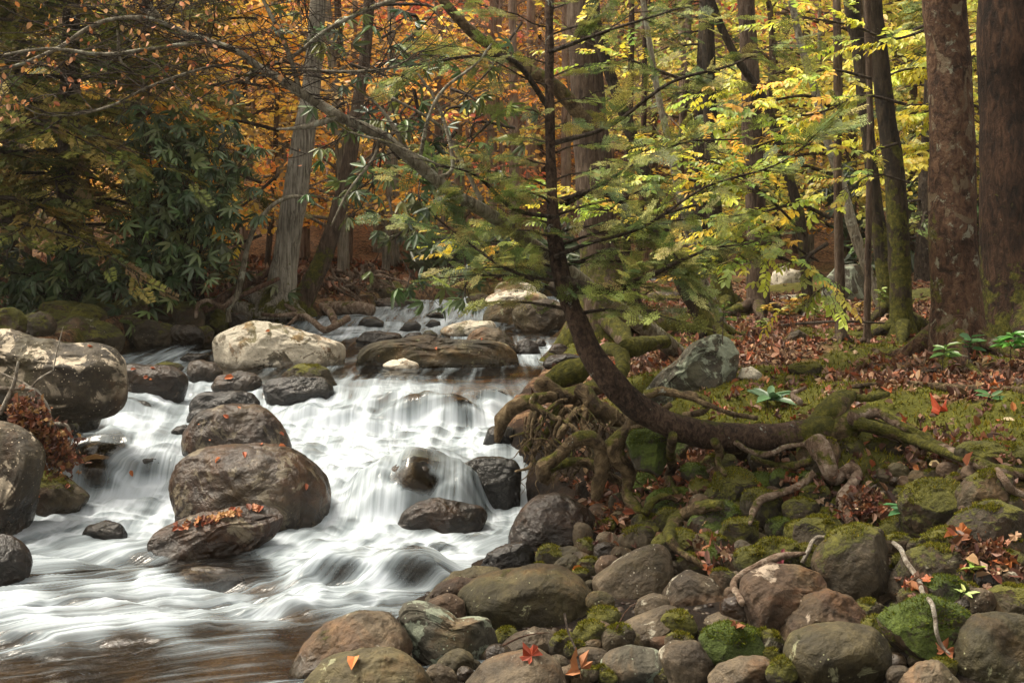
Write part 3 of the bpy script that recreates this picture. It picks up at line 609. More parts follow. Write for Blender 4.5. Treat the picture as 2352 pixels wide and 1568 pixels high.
wr('low stone barely above the lip of the upper pool', 'dark', [(410,825),(430,812),(480,812),(486,830)], big=False, seed=7)
for i,(x,y,w_,h_,l,m_) in enumerate([(318,940,100,60,'black rock behind a thin veil of water in the left channel','black'),(222,1110,150,90,'drowned brown boulder under the left fall','brown'),(360,1120,80,80,'black rock behind the left water curtain','black'),
  (955,1150,190,110,'drowned boulder under the main fall','brown'),(775,1350,160,60,'drowned purple-brown rock in the lower rapid','brown'),(940,1362,170,90,'dark rock behind the small lower curtain of water','black'),
  (255,1035,150,40,'drowned flat brown rock in the left channel','brown'),(1130,905,90,40,'drowned dark rock near the right of the upper lip','dark'),(800,970,90,50,'drowned rock at the left of the upper cascade','dark'),(955,950,120,60,'drowned rock in the middle of the upper cascade','dark'),(1040,955,110,60,'drowned rock at the right of the upper cascade','dark'),(480,1345,200,60,'drowned reddish rock in the lower pool','brown')]):
    dx, dy, r, hh, dep = min(DM, key=lambda q: abs(CX+q[0]/q[1]*F-x)+abs(HZ+(H-base_w(q[0],q[1]))/q[1]*F-y)*.6)
    V, Fc = ICO[5]; zt = float(water_z(np.array([dx]), np.array([dy]))[0])
    P = V*np.array([r*.72, r*dep*.5, max(hh*1.3, .10)])*(1+.10*fbm(V*1.3+i*9, 3, i))[:, None]
    thin = l.startswith('black rock') or 'curtain' in l
    c_ = np.array([dx, dy+r*dep*.15, zt-max(hh*1.3, .10)-(-.012 if thin or y > 1300 else .02)])
    tag(build('boulder', P+c_, [Fc], RM[m_], None, tuple(c_), None, {'wet': np.ones(len(P))}), l, 'boulder', G1)
G2 = 'boulders heaped on the near right bank'
def br(label, mat, poly, **kw): return rock('boulder' if kw.pop('big', True) else 'rock', label, mat, poly, group=G2, **kw)
br('stone with white spots and brown moss at the bottom edge, left of the heap', 'olive', [(690,1580),(740,1520),(820,1497),(900,1492),(950,1506),(985,1535),(1000,1585),(960,1660),(720,1660)], seed=201, base=1600, Y=4.35)
br('smooth grey dome with a curled red leaf on it, bottom centre', 'grey', [(1060,1580),(1100,1522),(1160,1498),(1240,1487),(1285,1520),(1308,1580),(1290,1660),(1080,1660)], seed=203, Y=4.38, lumpy=.5)
br('angular grey block with mossy streaks and a chipped face', 'lichen', [(908,1400),(925,1382),(960,1385),(1010,1405),(1050,1428),(1085,1422),(1122,1420),(1135,1460),(1143,1492),(1090,1512),(990,1527),(945,1505),(922,1455)], facet=7, depth=.7, seed=205, sink=.1, box=.55)
br('large olive oval boulder in the centre foreground', 'olive', [(1050,1378),(1058,1350),(1100,1325),(1180,1312),(1235,1300),(1290,1302),(1340,1328),(1372,1370),(1382,1410),(1362,1450),(1310,1472),(1200,1462),(1090,1425)], depth=.85, seed=208, lumpy=.7, Y=5.3)
br('tall grey boulder leaning right with a mossy patch on its face', 'grey', [(1358,1330),(1420,1287),(1460,1262),(1500,1246),(1525,1248),(1542,1270),(1549,1320),(1530,1370),(1470,1422),(1420,1432),(1385,1405)], depth=.8, seed=209, lumpy=.6, Y=5.45)
br('grey flat rock behind the curled red leaf', 'grey', [(1145,1490),(1180,1460),(1230,1440),(1280,1450),(1296,1480),(1272,1512),(1170,1517)], seed=211, big=False)
br('greenish wedge rock at the water line behind the olive oval boulder', 'olive', [(955,1388),(990,1350),(1040,1318),(1090,1306),(1150,1310),(1160,1365),(1020,1402)], seed=213, base=1390)
br('bare tan stone leaning on the greenish wedge rock', 'pink', [(985,1368),(1010,1340),(1050,1324),(1100,1328),(1098,1370),(1010,1385)], seed=214, big=False, Y=5.35)
br('pale tan stone left of the olive oval boulder', 'pink', [(958,1400),(985,1375),(1030,1363),(1065,1380),(1070,1420),(1000,1432)], seed=215, big=False, Y=5.2)
br('long smooth cobble lying slantwise right of centre', 'grey', [(1414,1465),(1430,1435),(1480,1408),(1535,1388),(1562,1395),(1568,1425),(1510,1460),(1440,1480)], seed=217, lumpy=.4)
br('pale oval cobble with green lichen near the bottom edge', 'lichen', [(1372,1525),(1400,1495),(1450,1483),(1510,1490),(1540,1520),(1535,1550),(1470,1572),(1400,1562)], seed=218, lumpy=.5, sink=.1)
br('small grey cobble behind the pale oval cobble', 'grey', oval(1360,1512,88,52,5), seed=219, big=False, lumpy=.4)
br('smooth grey cobble right of the pale oval cobble', 'grey', [(1508,1500),(1540,1475),(1600,1475),(1640,1520),(1637,1585),(1560,1595)], seed=220)
br('pinkish cobble between the pale oval cobble and the slanting one', 'pink', oval(1522,1476,78,40,8), seed=221, big=False, lumpy=.4)
br('green-faced round boulder with a dry leaf on its top', 'green', [(1603,1465),(1625,1440),(1680,1430),(1740,1448),(1762,1490),(1732,1527),(1660,1532),(1618,1502)], seed=223, lumpy=.6)
br('grey stone partly hidden behind the green-faced round boulder', 'grey', [(1555,1470),(1590,1425),(1650,1408),(1720,1412),(1725,1450),(1640,1480)], seed=224, Y=4.95)
br('grey oval cobble with a brown moss patch at the bottom edge', 'grey', [(1626,1560),(1650,1530),(1700,1507),(1760,1508),(1787,1535),(1782,1595),(1660,1615)], seed=225, Y=4.45)
br('large oval boulder speckled above and mossy orange below, bottom right', 'olive', [(1797,1492),(1815,1455),(1870,1435),(1940,1429),(2010,1440),(2048,1480),(2051,1520),(2020,1552),(1930,1577),(1850,1572),(1805,1532)], seed=227, lumpy=.5, sink=.15)
br('brown block with a flat sloping face right of the tall leaning boulder', 'pink', [(1703,1370),(1712,1330),(1770,1298),(1840,1296),(1890,1318),(1902,1350),(1850,1400),(1790,1450),(1742,1464),(1715,1440)], facet=6, seed=229, box=.65, Y=4.95)
br('humped brown boulder with a rough crest in front of the mossy egg-shaped one', 'pink', [(1775,1490),(1800,1420),(1850,1370),(1900,1352),(1950,1366),(1988,1408),(1992,1460),(1900,1500)], seed=231, lumpy=1.4, Y=4.85)
br('egg-shaped boulder draped in moss in the middle of the right heap', 'mossy', [(1858,1295),(1880,1250),(1925,1212),(1975,1200),(2030,1213),(2047,1260),(2045,1320),(2012,1372),(1970,1397),(1920,1372),(1878,1335)], seed=233, lumpy=.8, Y=5.2)
br('bright green mossy boulder under the long bare stick', 'green', [(2015,1422),(2060,1390),(2130,1373),(2200,1393),(2238,1427),(2200,1480),(2130,1517),(2060,1492)], seed=235, facet=3)
br('big grey-brown boulder with a pale crown in the bottom right corner', 'olive', [(2178,1512),(2200,1460),(2240,1417),(2300,1405),(2360,1408),(2430,1450),(2430,1600),(2280,1620),(2193,1575)], seed=237, Y=4.5)
br('low rounded tan stone at the bottom edge beside the corner boulder', 'grey', [(2048,1590),(2070,1545),(2110,1520),(2160,1520),(2200,1560),(2215,1610),(2060,1625)], seed=239, Y=4.3)
br('small domed stone of vivid moss beside the bare stick', 'green', [(2118,1342),(2150,1318),(2200,1323),(2228,1353),(2232,1388),(2180,1398),(2130,1372)], seed=241, big=False)
br('long mossy-backed boulder behind the vivid moss stone', 'mossy', [(2040,1335),(2080,1277),(2140,1252),(2200,1252),(2245,1280),(2252,1312),(2180,1345),(2060,1355)], seed=243)
br('mossy stone at the right edge above the corner boulder', 'mossy', [(2250,1400),(2262,1358),(2310,1342),(2400,1350),(2410,1408),(2300,1415)], seed=245)
br('steep mossy boulder at the right edge under the reddish one', 'mossy', [(2155,1240),(2180,1200),(2240,1160),(2300,1150),(2355,1170),(2360,1245),(2250,1267),(2180,1262)], seed=247)
br('smooth reddish boulder half cut by the right edge', 'pink', [(2295,1200),(2305,1165),(2340,1142),(2410,1145),(2420,1250),(2330,1255),(2300,1235)], seed=249, Y=5.55)
br('square-shouldered mossy boulder behind the green sprout', 'moss', [(2062,1155),(2080,1115),(2110,1097),(2200,1103),(2218,1150),(2203,1202),(2130,1222),(2078,1205)], seed=251, facet=4)
br('dark mossy rock under the long pale root at the right', 'mossy', [(2193,1128),(2215,1100),(2270,1078),(2330,1093),(2345,1140),(2280,1168),(2208,1162)], seed=253)
br('flat moss-capped boulder below the leaf litter at the right edge', 'moss', [(2188,1045),(2210,1018),(2280,1012),(2360,1020),(2420,1050),(2400,1078),(2240,1070)], seed=255, depth=.6)
br('pointed boulder with a bright yellow-green moss slope under the bent trunk', 'moss', [(1605,1172),(1620,1140),(1650,1087),(1690,1070),(1735,1080),(1740,1110),(1710,1142),(1650,1173),(1615,1183)], seed=257, facet=4)
br('dark stone behind the yellow-green moss slope', 'mossy', oval(1650,1080,100,80,-20), seed=258, Y=6.35)
br('small mossy stone right below the yellow-green moss slope', 'mossy', oval(1692,1170,110,50,-5), seed=259, big=False)
br('mossy block among leaf litter left of the egg-shaped boulder', 'moss', [(1645,1235),(1665,1195),(1720,1188),(1745,1205),(1745,1245),(1700,1260)], seed=261, big=False, facet=4)
br('dull brown stone below the small mossy block', 'mossy', oval(1632,1255,98,62,5), seed=263, big=False)
br('dark mossy stone in the shade beside the hanging root', 'mossy', oval(1843,1172,96,56,5), seed=265, big=False)
br('moss cushion rock just left of the egg-shaped boulder', 'moss', oval(1833,1222,70,56,0), seed=267, big=False)
br('large shadowed boulder right of the root knot', 'mossy', [(1865,1120),(1880,1085),(1950,1062),(2020,1068),(2065,1105),(2070,1170),(2010,1200),(1900,1195)], seed=269, Y=6.1)
br('shadowed round stone directly under the root stump', 'mossy', oval(1950,1045,75,90,0), seed=271, Y=6.25)
br('shadowed round stone right of the root stump', 'mossy', oval(2035,1038,110,68,0), seed=273, Y=6.3)
br('green mossy rock framed by roots under the bent trunk', 'green', [(1436,1015),(1450,990),(1500,983),(1538,995),(1542,1045),(1515,1066),(1460,1060)], seed=275, Y=6.3, facet=3)
br('mossy cobble right of the egg-shaped brown stone', 'mossy', oval(1462,1240,90,60,-20), seed=277, big=False)
br('brown cobble behind the tall leaning boulder', 'dark', oval(1390,1270,56,52,10), seed=279, big=False)
br('broad grey slab between the tall leaning boulder and the brown block', 'grey', [(1505,1390),(1545,1330),(1580,1308),(1640,1328),(1688,1378),(1702,1412),(1600,1432),(1530,1425)], seed=281, lumpy=.8, Y=5.3)
br('small grey-green stone above the grey slab', 'lichen', oval(1690,1292,82,42,15), seed=283, big=False)
br('small round stone beside the driftwood root', 'mossy', oval(1755,1270,52,40,0), seed=285, big=False)
br('mossy stone wedged under the bright green boulder', 'mossy', oval(2030,1380,90,90,0), seed=287, Y=5.15, big=False)
br('small stone behind the big corner boulder', 'mossy', oval(2300,1290,120,60,0), seed=289, big=False)
br('tan stone half buried below the leaning grey boulder', 'pink', oval(1385,1450,66,46,20), seed=291, big=False)
# standing stones farther back on the right bank
G3 = 'stones lying on the leafy right bank'
rock('boulder', 'angular grey-green boulder standing in the leaves behind the bent trunk', 'lichen', [(1468,903),(1520,860),(1560,822),(1600,788),(1640,768),(1668,772),(1688,795),(1699,830),(1692,872),(1640,898),(1540,912)], facet=6, box=.6, depth=.6, seed=301, group=G3, sink=.15)
rock('stone', 'pale grey stone in the leaf litter behind the thin poles', 'grey', [(1800,782),(1815,764),(1835,757),(1858,770),(1855,784)], seed=303, group=G3)
rock('stone', 'whitish stone against the right side of the standing boulder', 'pale', [(1694,865),(1702,845),(1725,840),(1752,858),(1745,872)], seed=305, group=G3)
rock('stone', 'flat mossy hump in the leaf litter above the sprouting rhododendron', 'moss', oval(1850,845,90,26,0), seed=306, group=G3)
rock('boulder', 'big squarish grey boulder with lichen spots far back between the thin poles', 'lichen', [(1890,690),(1895,640),(1925,612),(1975,608),(1990,640),(1995,705),(1920,715)], seed=307, group=G3, facet=4, Y=13.5)
rock('boulder', 'sunlit cream boulder far back in the woods', 'pale', [(1768,660),(1775,625),(1805,612),(1845,625),(1850,665)], seed=309, group=G3, Y=16)
rock('boulder', 'moss-backed brown boulder far back left of the sycamore', 'moss', oval(2120,690,110,56,0), seed=311, group=G3, Y=13)
G4 = 'sunlit boulders at the far bend of the stream'
for i, (x, y, w_, h_, m_, Y_, l) in enumerate([(1165,725,115,62,'olive',13.2,'big mossy boulder at the far bend, left of the pair above the upper pool'),(1240,722,130,76,'grey',12.6,'big grey boulder at the far bend, right of the pair above the upper pool'),(1185,668,100,44,'pale',15.5,'pale flat boulder behind the mossy pair'),
  (1235,628,70,54,'grey',17.5,'round grey boulder topping the far pile'),(1190,690,150,50,'pale',14.5,'long pale slab above the mossy boulder'),(1140,640,60,36,'grey',18,'small grey boulder left of the far pile'),
  (1520,690,100,44,'grey',14.2,'grey boulder between the leaning trunks'),(1555,725,90,34,'olive',12.5,'mossy flat rock at the foot of the leaning trunks'),(1690,655,60,36,'pale',17,'pale boulder behind the straight grey-brown trunk'),
  (1480,655,60,26,'pale',17.5,'pale rock beside the far white water'),(1590,700,60,30,'pale',14,'tan rock between the leaning trunks and the straight one'),(1800,690,110,26,'pale',14.5,'long tan slab lying beyond the straight trunk'),(1100,690,60,34,'mossy',15,'dark mossy boulder on the far left of the bend'),(1300,660,80,40,'grey',16,'grey boulder behind the bent hemlock'),(1420,690,70,40,'grey',14.5,'grey boulder left of the leaning trunks')]):
    rock('boulder', l, m_, oval(x, y, w_, h_, rnd.uniform(-8, 8)), seed=330+i, group=G4, Y=Y_)
G5 = 'mossy boulders along the far left bank'
for i, (x, y, w_, h_, tl, m_, l) in enumerate([(203,765,140,62,8,'mossy','long mossy boulder with a white lichen patch at the far left waterline'),(85,745,76,48,0,'mossy','blocky grey mossy boulder left of the white-patched one'),(20,742,70,60,0,'moss','moss-smothered rock at the far left edge'),
  (165,720,150,44,6,'moss','long moss-green boulder behind the white-patched one'),(300,755,60,50,10,'mossy','dark wedge stone right of the white-patched boulder'),(352,765,90,46,0,'mossy','round mossy boulder at the waterline right of the dark wedge stone'),
  (428,735,70,66,20,'mossy','tall mossy boulder behind the waterline'),(432,768,66,38,15,'dark','wet brown stone at the waterline near the white boulder'),(488,730,74,44,32,'moss','slanting slab with bright moss left of the grey trunk'),(232,708,60,34,10,'moss','small green mossy stone under the rhododendron'),
  (300,712,74,50,0,'mossy','shadowed boulder under the rhododendron'),(375,722,60,40,0,'mossy','brown shaded stone behind the round mossy boulder'),(540,738,60,34,0,'dark','dark stone beside the white boulder'),(130,800,110,22,0,'mossy','low mossy stone peeping over the huge left boulder'),(60,700,80,34,0,'mossy','dim stone far left under the hemlock'),(470,765,40,30,0,'mossy','small stone beside the white boulder, left end'),(395,700,50,30,0,'mossy','small shaded stone on the bank left of the grey trunk')]):
    rock('boulder' if w_ > 65 else 'stone', l, m_, oval(x, y, w_*1.15, h_*1.2, tl), seed=350+i, group=G5, facet=4, lumpy=1.5)
rock('boulder', 'overhanging mossy ledge rock under the bare roots right of the leaning trunk', 'mossy', [(825,690),(835,660),(870,642),(915,645),(940,668),(930,695)], seed=380, group=G5, Y=15)
rock('boulder', 'dark shelf rock below the mossy ledge rock', 'dark', oval(890,702,150,34,0), seed=381, group=G5, Y=14.7)
# cobbles filling the gaps
for q in range(300):
    px_, row_ = rnd.uniform(1440, 2340), rnd.uniform(1030, 1300); s_ = rnd.uniform(30, 60)
    if row_ < 1120 and 1200 < px_ < 1560 or row_ < 1120 and px_ > 1960: continue
    if inpoly(px_, row_): continue
    rock('stone', 'moss-covered stone packed into the bank under the flat trunk', rnd.choice(['moss', 'moss', 'mossy', 'green']), oval(px_, row_, s_*2.1, s_*1.5, rnd.uniform(-30, 30)), seed=700+q, group='mossy stones packed into the right bank', sink=.1, facet=3)
gapn = 0
for q in range(3000):
    px_, row_ = rnd.uniform(1000, 2330), rnd.uniform(1080, 1560)
    if row_ < 1180 and px_ < 1420: continue
    if px_ < 1000+(1560-row_)*.55: continue
    Yq = hit(px_, row_); s_ = rnd.uniform(19, 46)*(1. if row_ > 1250 else .75); 
    if gapn > 270: break
    if inpoly(px_, row_+4) and inpoly(px_, row_-8): continue
    rock('cobble', 'small round cobble wedged in a gap between the bigger stones', rnd.choice(['grey', 'mossy', 'mossy', 'pink', 'moss', 'olive', 'dark']), oval(px_, row_, s_*2, s_*1.5, rnd.uniform(-30, 30)), seed=400+q, group='cobbles wedged between the bigger stones', sink=.1, cat='cobble'); gapn += 1
# ------------------------------------------------------------------ trunks, roots, branches
def wood(name, acc, mat, parent, loc, mw=None):
    V = np.concatenate(acc.V); at_ = None
    at_ = {'mossw': mw(V) if callable(mw) else np.full(len(V), float(mw or 0))}
    return build(name, V, [np.concatenate(f) for f in acc.F.values()], BM[mat], parent, loc, None, at_)
def screen(path):
    """[(px,row,Y,r_px)] -> world points and radii"""
    P = np.array([at(a[0], a[1], a[2]) for a in path]); r = np.array([a[3]/F*a[2] for a in path]); return P, r
def base_Y(px, row): return hit(px, row)
def tree(name, label, path, mat, cat='tree', group=None, flare=1.0, moss=0., lump=.08, nroot=4, seg=20, Y=None, rootlen=3.5, n=8):
    """path (px,row,r_px[,dY]) from base upward; base stands on the ground"""
    Y0 = Y or base_Y(path[0][0], path[0][1]); full = [(a[0], a[1], Y0+(a[3] if len(a) > 3 else 0), a[2]) for a in path]
    P, r = screen(full); g0 = float(ground_z(P[0, 0], P[0, 1])); loc = (P[0, 0], P[0, 1], g0)
    t = thing(name, label, cat, loc, group)
    if flare:
        kp_ = np.array([True]+[np.linalg.norm(q-P[0]) > r[0]*2.9 for q in P[1:]]); P, r = P[kp_], r[kp_]
        P = np.vstack([P[0]+[0, 0, -.12], P[0]+[0, 0, .0], P[0]+(P[1]-P[0])/np.linalg.norm(P[1]-P[0])*r[0]*1.0, P[0]+(P[1]-P[0])/np.linalg.norm(P[1]-P[0])*r[0]*2.2, P[1:]]); r = np.concatenate([[r[0]*1.7*flare, r[0]*1.35*flare, r[0]*1.12, r[0]], r[1:]])
    if r[-1] > .012: P = np.vstack([P, P[-1]+unit(P[-1]-P[-2])*[1, 1, 1.]*1.6+[0, 0, .6], P[-1]+unit(P[-1]-P[-2])*3.2+[.1, 0, 1.6]]); r = np.concatenate([r, [r[-1]*.6, .004]])
    a = Acc(); tube(a, P, r, seg, n, lump, int(abs(P[0, 0])*100), True)
    sd_ = np.random.RandomState(int(abs(P[0, 0]*1000)) % 9999)
    wood('trunk', a, mat, t, loc, lambda V: np.clip(moss*(1-(V[:, 2]-g0)/1.2), -.2, 1.2)+moss*.25)
    for q in range(nroot):
        an = q/nroot*2*math.pi+sd_.uniform(-.5, .5); L = r[1]*rootlen*sd_.uniform(.8, 1.5); d = np.array([math.cos(an), math.sin(an), 0]); sd2 = np.array([-d[1], d[0], 0])*sd_.uniform(-.3, .3)
        Q = []
        for s_, h_ in ((.15, 1.6), (.45, .75), (.7, .25), (1., .02), (1.4, -.12)):
            p = P[1]+d*L*s_*.75+sd2*L*s_**2; p[2] = float(ground_z(p[0], p[1]))+h_*r[1]*.45; Q.append(p)
        b = Acc(); tube(b, Q, [r[1]*.5, r[1]*.34, r[1]*.22, r[1]*.14, r[1]*.05], 8, 5, .15, q)
        wood('root', b, mat, t, loc, .6*moss+.15)
    return t, P, r, loc
# -- templates
def oval_leaf(w_=.22, fold=.05, droop=.1):
    V = np.array([[0, 0, 0], [.3, w_, fold], [.72, w_*.8, fold-droop*.4], [1, 0, -droop], [.72, -w_*.8, fold-droop*.4], [.3, -w_, fold]])
    return V, [np.array([[0, 1, 2, 3], [0, 3, 4, 5]])]
def join_t(parts):
    Vs = []; Fs = {}; n = 0; Cs = []
    for V, Fl, c in parts:
        Vs.append(V); Cs.append(np.full(len(V), c))
        for f in Fl: Fs.setdefault(f.shape[1], []).append(f+n)
        n += len(V)
    return np.concatenate(Vs), [np.concatenate(f) for f in Fs.values()], np.concatenate(Cs)
def place(V, o, ang, s, tilt=0, roll=0):
    M = np.array(Matrix.Rotation(ang, 3, 'Z') @ Matrix.Rotation(tilt, 3, 'Y') @ Matrix.Rotation(roll, 3, 'X')); return (V*s)@M.T+np.array(o)
def spray_tpl(seed, fine=True):
    q = random.Random(seed); parts = []
    def quad(o, ang, L, w_, c, dz=0):
        V = np.array([[0, -w_/2, 0], [L*.5, -w_*.5, 0], [L, 0, 0], [L*.5, w_*.5, 0]]); parts.append((place(V, o, ang, 1, dz, q.uniform(-.4, .4)), [np.array([[0, 1, 2, 3]])], c))
    nt_ = 8
    V = np.array([[0, -.006, 0], [1, -.003, 0], [1, .003, 0], [0, .006, 0]]); parts.append((V, [np.array([[0, 1, 2, 3]])], .5))
    for i in range(nt_):
        t_ = .06+.9*i/nt_
        for s_ in (-1, 1):
            L = .46*(1-t_*.65)*q.uniform(.7, 1.15); an = s_*R(q.uniform(42, 62)); o = np.array([t_+q.uniform(-.02, .02), 0, 0]); d = np.array([math.cos(an), math.sin(an), q.uniform(-.15, .05)])
            if fine:
                for j in range(5):
                    p = o+d*L*(.12+.88*j/5)
                    for s2 in (-1, 1): quad(p, an+s2*R(q.uniform(45, 75)), .095, .044, q.uniform(.75, 1.25), q.uniform(-.3, .3))
                quad(o+d*L*.95, an, .09, .03, 1.2)
            else:
                quad(o, an, L, .11, q.uniform(.7, 1.25), q.uniform(-.2, .2)); quad(o+d*L*.5, an+q.uniform(.4, .8), L*.5, .07, q.uniform(.7, 1.25), q.uniform(-.2, .2))
                quad(o+d*L*.3, an-q.uniform(.4, .9), L*.45, .07, q.uniform(.7, 1.25), q.uniform(-.2, .2))
    return join_t(parts)
SPF = [spray_tpl(i, True) for i in range(3)]; SPC = [spray_tpl(i+9, False) for i in range(3)]
def whorl(n=8, seed=0, droop=.45):
    q = random.Random(seed); V, Fl = oval_leaf(.13, .03, .12)
    return join_t([(place(V, (0, 0, 0), i/n*2*math.pi+q.uniform(-.25, .25), q.uniform(.8, 1.1), q.uniform(droop*.5, droop*1.5)), Fl, q.uniform(.75, 1.2)) for i in range(n)])
WH = [whorl(7+i, i, .3+.25*i) for i in range(3)]
def leafy_twig(seed, n=9, w_=.26):
    q = random.Random(seed); V, Fl = oval_leaf(w_, .03, .15); parts = []
    for i in range(n):
        t_ = .1+.9*i/n; s_ = 1 if i % 2 else -1
        parts.append((place(V, (t_, 0, q.uniform(-.03, .03)), s_*R(q.uniform(35, 65)), q.uniform(.26, .36), q.uniform(0, .7), q.uniform(-.5, .5)), Fl, q.uniform(.75, 1.2)))
    parts.append((place(V, (1, 0, 0), 0, .3, .3), Fl, 1.)); parts.append((np.array([[0, -.008, 0], [1, -.004, 0], [1, .004, 0], [0, .008, 0]]), [np.array([[0, 1, 2, 3]])], .35))
    return join_t(parts)
TW = [leafy_twig(i) for i in range(3)]; LF = oval_leaf(.3, .06, .15)
def scat_multi(acc, tpls, pos, M, sc, col):
    k_ = rs.randint(0, len(tpls), len(pos)); sc = np.broadcast_to(sc, (len(pos),))
    for i, tp_ in enumerate(tpls):
        m_ = k_ == i
        if m_.any(): scatter(acc, tp_, pos[m_], M[m_], sc[m_], col[m_])
def unit(v): return v/(np.linalg.norm(v, axis=-1, keepdims=True)+1e-9)
def hemlock_boughs(wacc, facc, pts, rad, nb, L, t0, t1, azf, cols, tpls, ssize, droop=.25, dens=1., sub=.42, q=rnd, up=.12):
    """flat drooping boughs off a trunk polyline"""
    P = cr(np.concatenate([pts, rad[:, None]], 1), 10); Fp = []; Fx = []; Fz = []
    for b in range(nb):
        t_ = t0+(t1-t0)*(b+q.random()*.8)/nb; p = P[min(int(t_*len(P)), len(P)-1)]; az = azf(b, t_)
        Lb = L(t_, az)*q.uniform(.75, 1.2); d = np.array([math.cos(az), math.sin(az), 0.]); pr = p[:3].copy(); side = np.array([-d[1], d[0], 0]); bend = q.uniform(-.35, .35)
        path = [pr]; m_ = 7
        for i in range(1, m_+1):
            s_ = i/m_; path.append(pr+d*Lb*s_+side*bend*Lb*s_*s_+np.array([0, 0, Lb*(up*s_*1.6-droop*s_*s_)])+rs.normal(0, .012*Lb, 3))
        path = np.array(path); r0 = max(.0035*Lb+.002, p[3]*.22); tube(wacc, path, np.linspace(r0, .0012, m_+1), 5, 2, 0, 0, False)
        C_ = cr(path, 4); Tn = unit(np.gradient(C_, axis=0)); n2 = max(6, int(Lb/.075*dens))
        for j in range(n2):
            s_ = .12+.88*(j+q.random())/n2; c_ = C_[min(int(s_*len(C_)), len(C_)-1)]; tn = Tn[min(int(s_*len(C_)), len(C_)-1)]
            sgn = 1 if j % 2 else -1; l2 = Lb*sub*(1-s_*.75)*q.uniform(.6, 1.2)+.03
            dd = unit(tn*q.uniform(.6, 1.)+np.cross([0, 0, 1.], tn)*sgn*q.uniform(.7, 1.1)); ns = max(1, int(l2/ssize*1.5)); prev = c_
            e = c_+dd*l2+np.array([0, 0, -droop*.5*l2])
            tube(wacc, [c_, (c_+e)/2+rs.normal(0, .01, 3), e], [r0*.35, r0*.25, .0008], 3, 1, 0, 0, False, resample=False)
            for s2 in range(ns+1):
                f_ = (s2+.3)/(ns+1); pp = c_+(e-c_)*f_; sg = 1 if s2 % 2 else -1
                Fp.append(pp); Fx.append(unit(dd+np.cross([0, 0, 1.], dd)*sg*q.uniform(.1, .8)+[0, 0, -q.uniform(.0, .35)])); Fz.append(np.array([0, -.3, 1.])+rs.normal(0, .5, 3))
    Fp, Fx, Fz = np.array(Fp), np.array(Fx), np.array(Fz)
    scat_multi(facc, tpls, Fp, rotm(Fx, Fz), ssize*rs.uniform(.7, 1.25, len(Fp)), pick(cols, len(Fp), .3))
    return len(Fp)
HG = [(.19, .22, .06), (.14, .18, .055), (.24, .25, .07), (.11, .15, .06), (.28, .27, .09)]
HD = [(.045, .055, .014), (.06, .065, .016), (.035, .05, .016), (.10, .085, .022), (.085, .09, .018)]
# ---- bent hemlock, the main tree
hp = [(1905,975,6.3,30),(1880,990,6.27,34),(1835,999,6.25,33),(1760,1004,6.22,31),(1680,1004,6.2,31),(1600,992,6.16,31),(1520,968,6.12,31),(1455,925,6.1,31),(1395,865,6.1,30),(1352,800,6.13,27),(1325,735,6.17,25),(1305,680,6.2,22),(1288,620,6.25,20),(1274,540,6.3,17),(1268,450,6.33,13),(1264,330,6.36,11.5),(1262,180,6.4,10.5),(1262,0,6.45,9.5),(1260,-300,6.5,9),(1262,-800,6.6,2)]
P_, r_ = screen(hp); gz = float(ground_z(P_[1, 0], P_[1, 1])); loc = (P_[1, 0], P_[1, 1], gz)
HT = thing('hemlock_tree', 'bent hemlock whose trunk runs flat over the boulders, then curves upward beside the stream', 'tree', loc)
a = Acc(); tube(a, P_, r_, 24, 12, .11, 4); wood('trunk', a, 'hemlock', HT, loc, lambda V: sst(at(1780, 0, 6.2)[0], at(1900, 0, 6.2)[0], V[:, 0])*.8*(V[:, 2] < 1.1))
def root(pts, parent, mat='root', loc=(0, 0, 0), name='root', lump=.24, mw=.35, seg=10, seed=1):
    P, r = screen(pts); a = Acc(); tube(a, P, r, seg, 7, lump, seed); return wood(name, a, mat, parent, loc, mw)
# stump knot and the roots of the bent hemlock
for i, (pts, mt, mw) in enumerate([
 ([(1850,995,6.28,20),(1900,955,6.33,32),(1930,925,6.4,26),(1960,905,6.5,10)], 'root', .7),
 ([(1870,1010,6.25,24),(1925,990,6.28,34),(1965,965,6.3,24),(2010,945,6.35,10)], 'root', .6),
#([(1880,1000,6.2,26),(1895,1040,6.15,22),(1905,1080,6.1,19),(1912,1098,6.02,16),(1935,1085,5.97,13),(1955,1072,5.98,12),(1968,1085,6.0,12),(1955,1110,6.0,14),(1940,1140,5.95,15),(1942,1165,5.9,15),(1952,1205,5.75,10)], 'drift', .1),
 ([(1880,1030,6.2,16),(1885,1080,6.2,13),(1890,1120,6.2,5)], 'root', .3),
#([(1960,955,6.3,16),(2010,945,6.3,12),(2070,975,6.25,9),(2130,1010,6.05,12),(2190,1043,5.9,15),(2260,1068,5.75,16),(2330,1085,5.65,15),(2440,1092,5.6,12)], 'drift', .35),
 ([(1950,965,6.3,18),(2030,985,6.27,15),(2090,1010,6.2,15),(2150,1030,6.15,12),(2230,1062,6.05,8)], 'root', .75),
#([(2290,1075,5.7,8),(2305,1100,5.62,9),(2330,1130,5.55,9),(2400,1150,5.5,7)], 'drift', .1),
 ([(1960,960,6.32,10),(2010,990,6.28,7),(2080,1015,6.25,5),(2160,1040,6.2,4)], 'drift', .1),
#([(1875,1085,6.1,8),(1840,1115,6.08,9),(1790,1130,6.05,9),(1750,1145,6.0,9),(1730,1175,5.95,7),(1722,1200,5.9,4)], 'drift', .3),
 ([(1840,925,6.45,7),(1820,905,6.6,6),(1850,890,6.7,4)], 'drift', 0),
 ([(1900,930,6.4,14),(1935,905,6.5,12),(1985,915,6.5,9),(2040,905,6.6,7)], 'root', .8)]):
    root(pts, HT, mt, loc, mw=mw, seed=i+20)
wacc = Acc(); facc = Acc()
i0 = 9
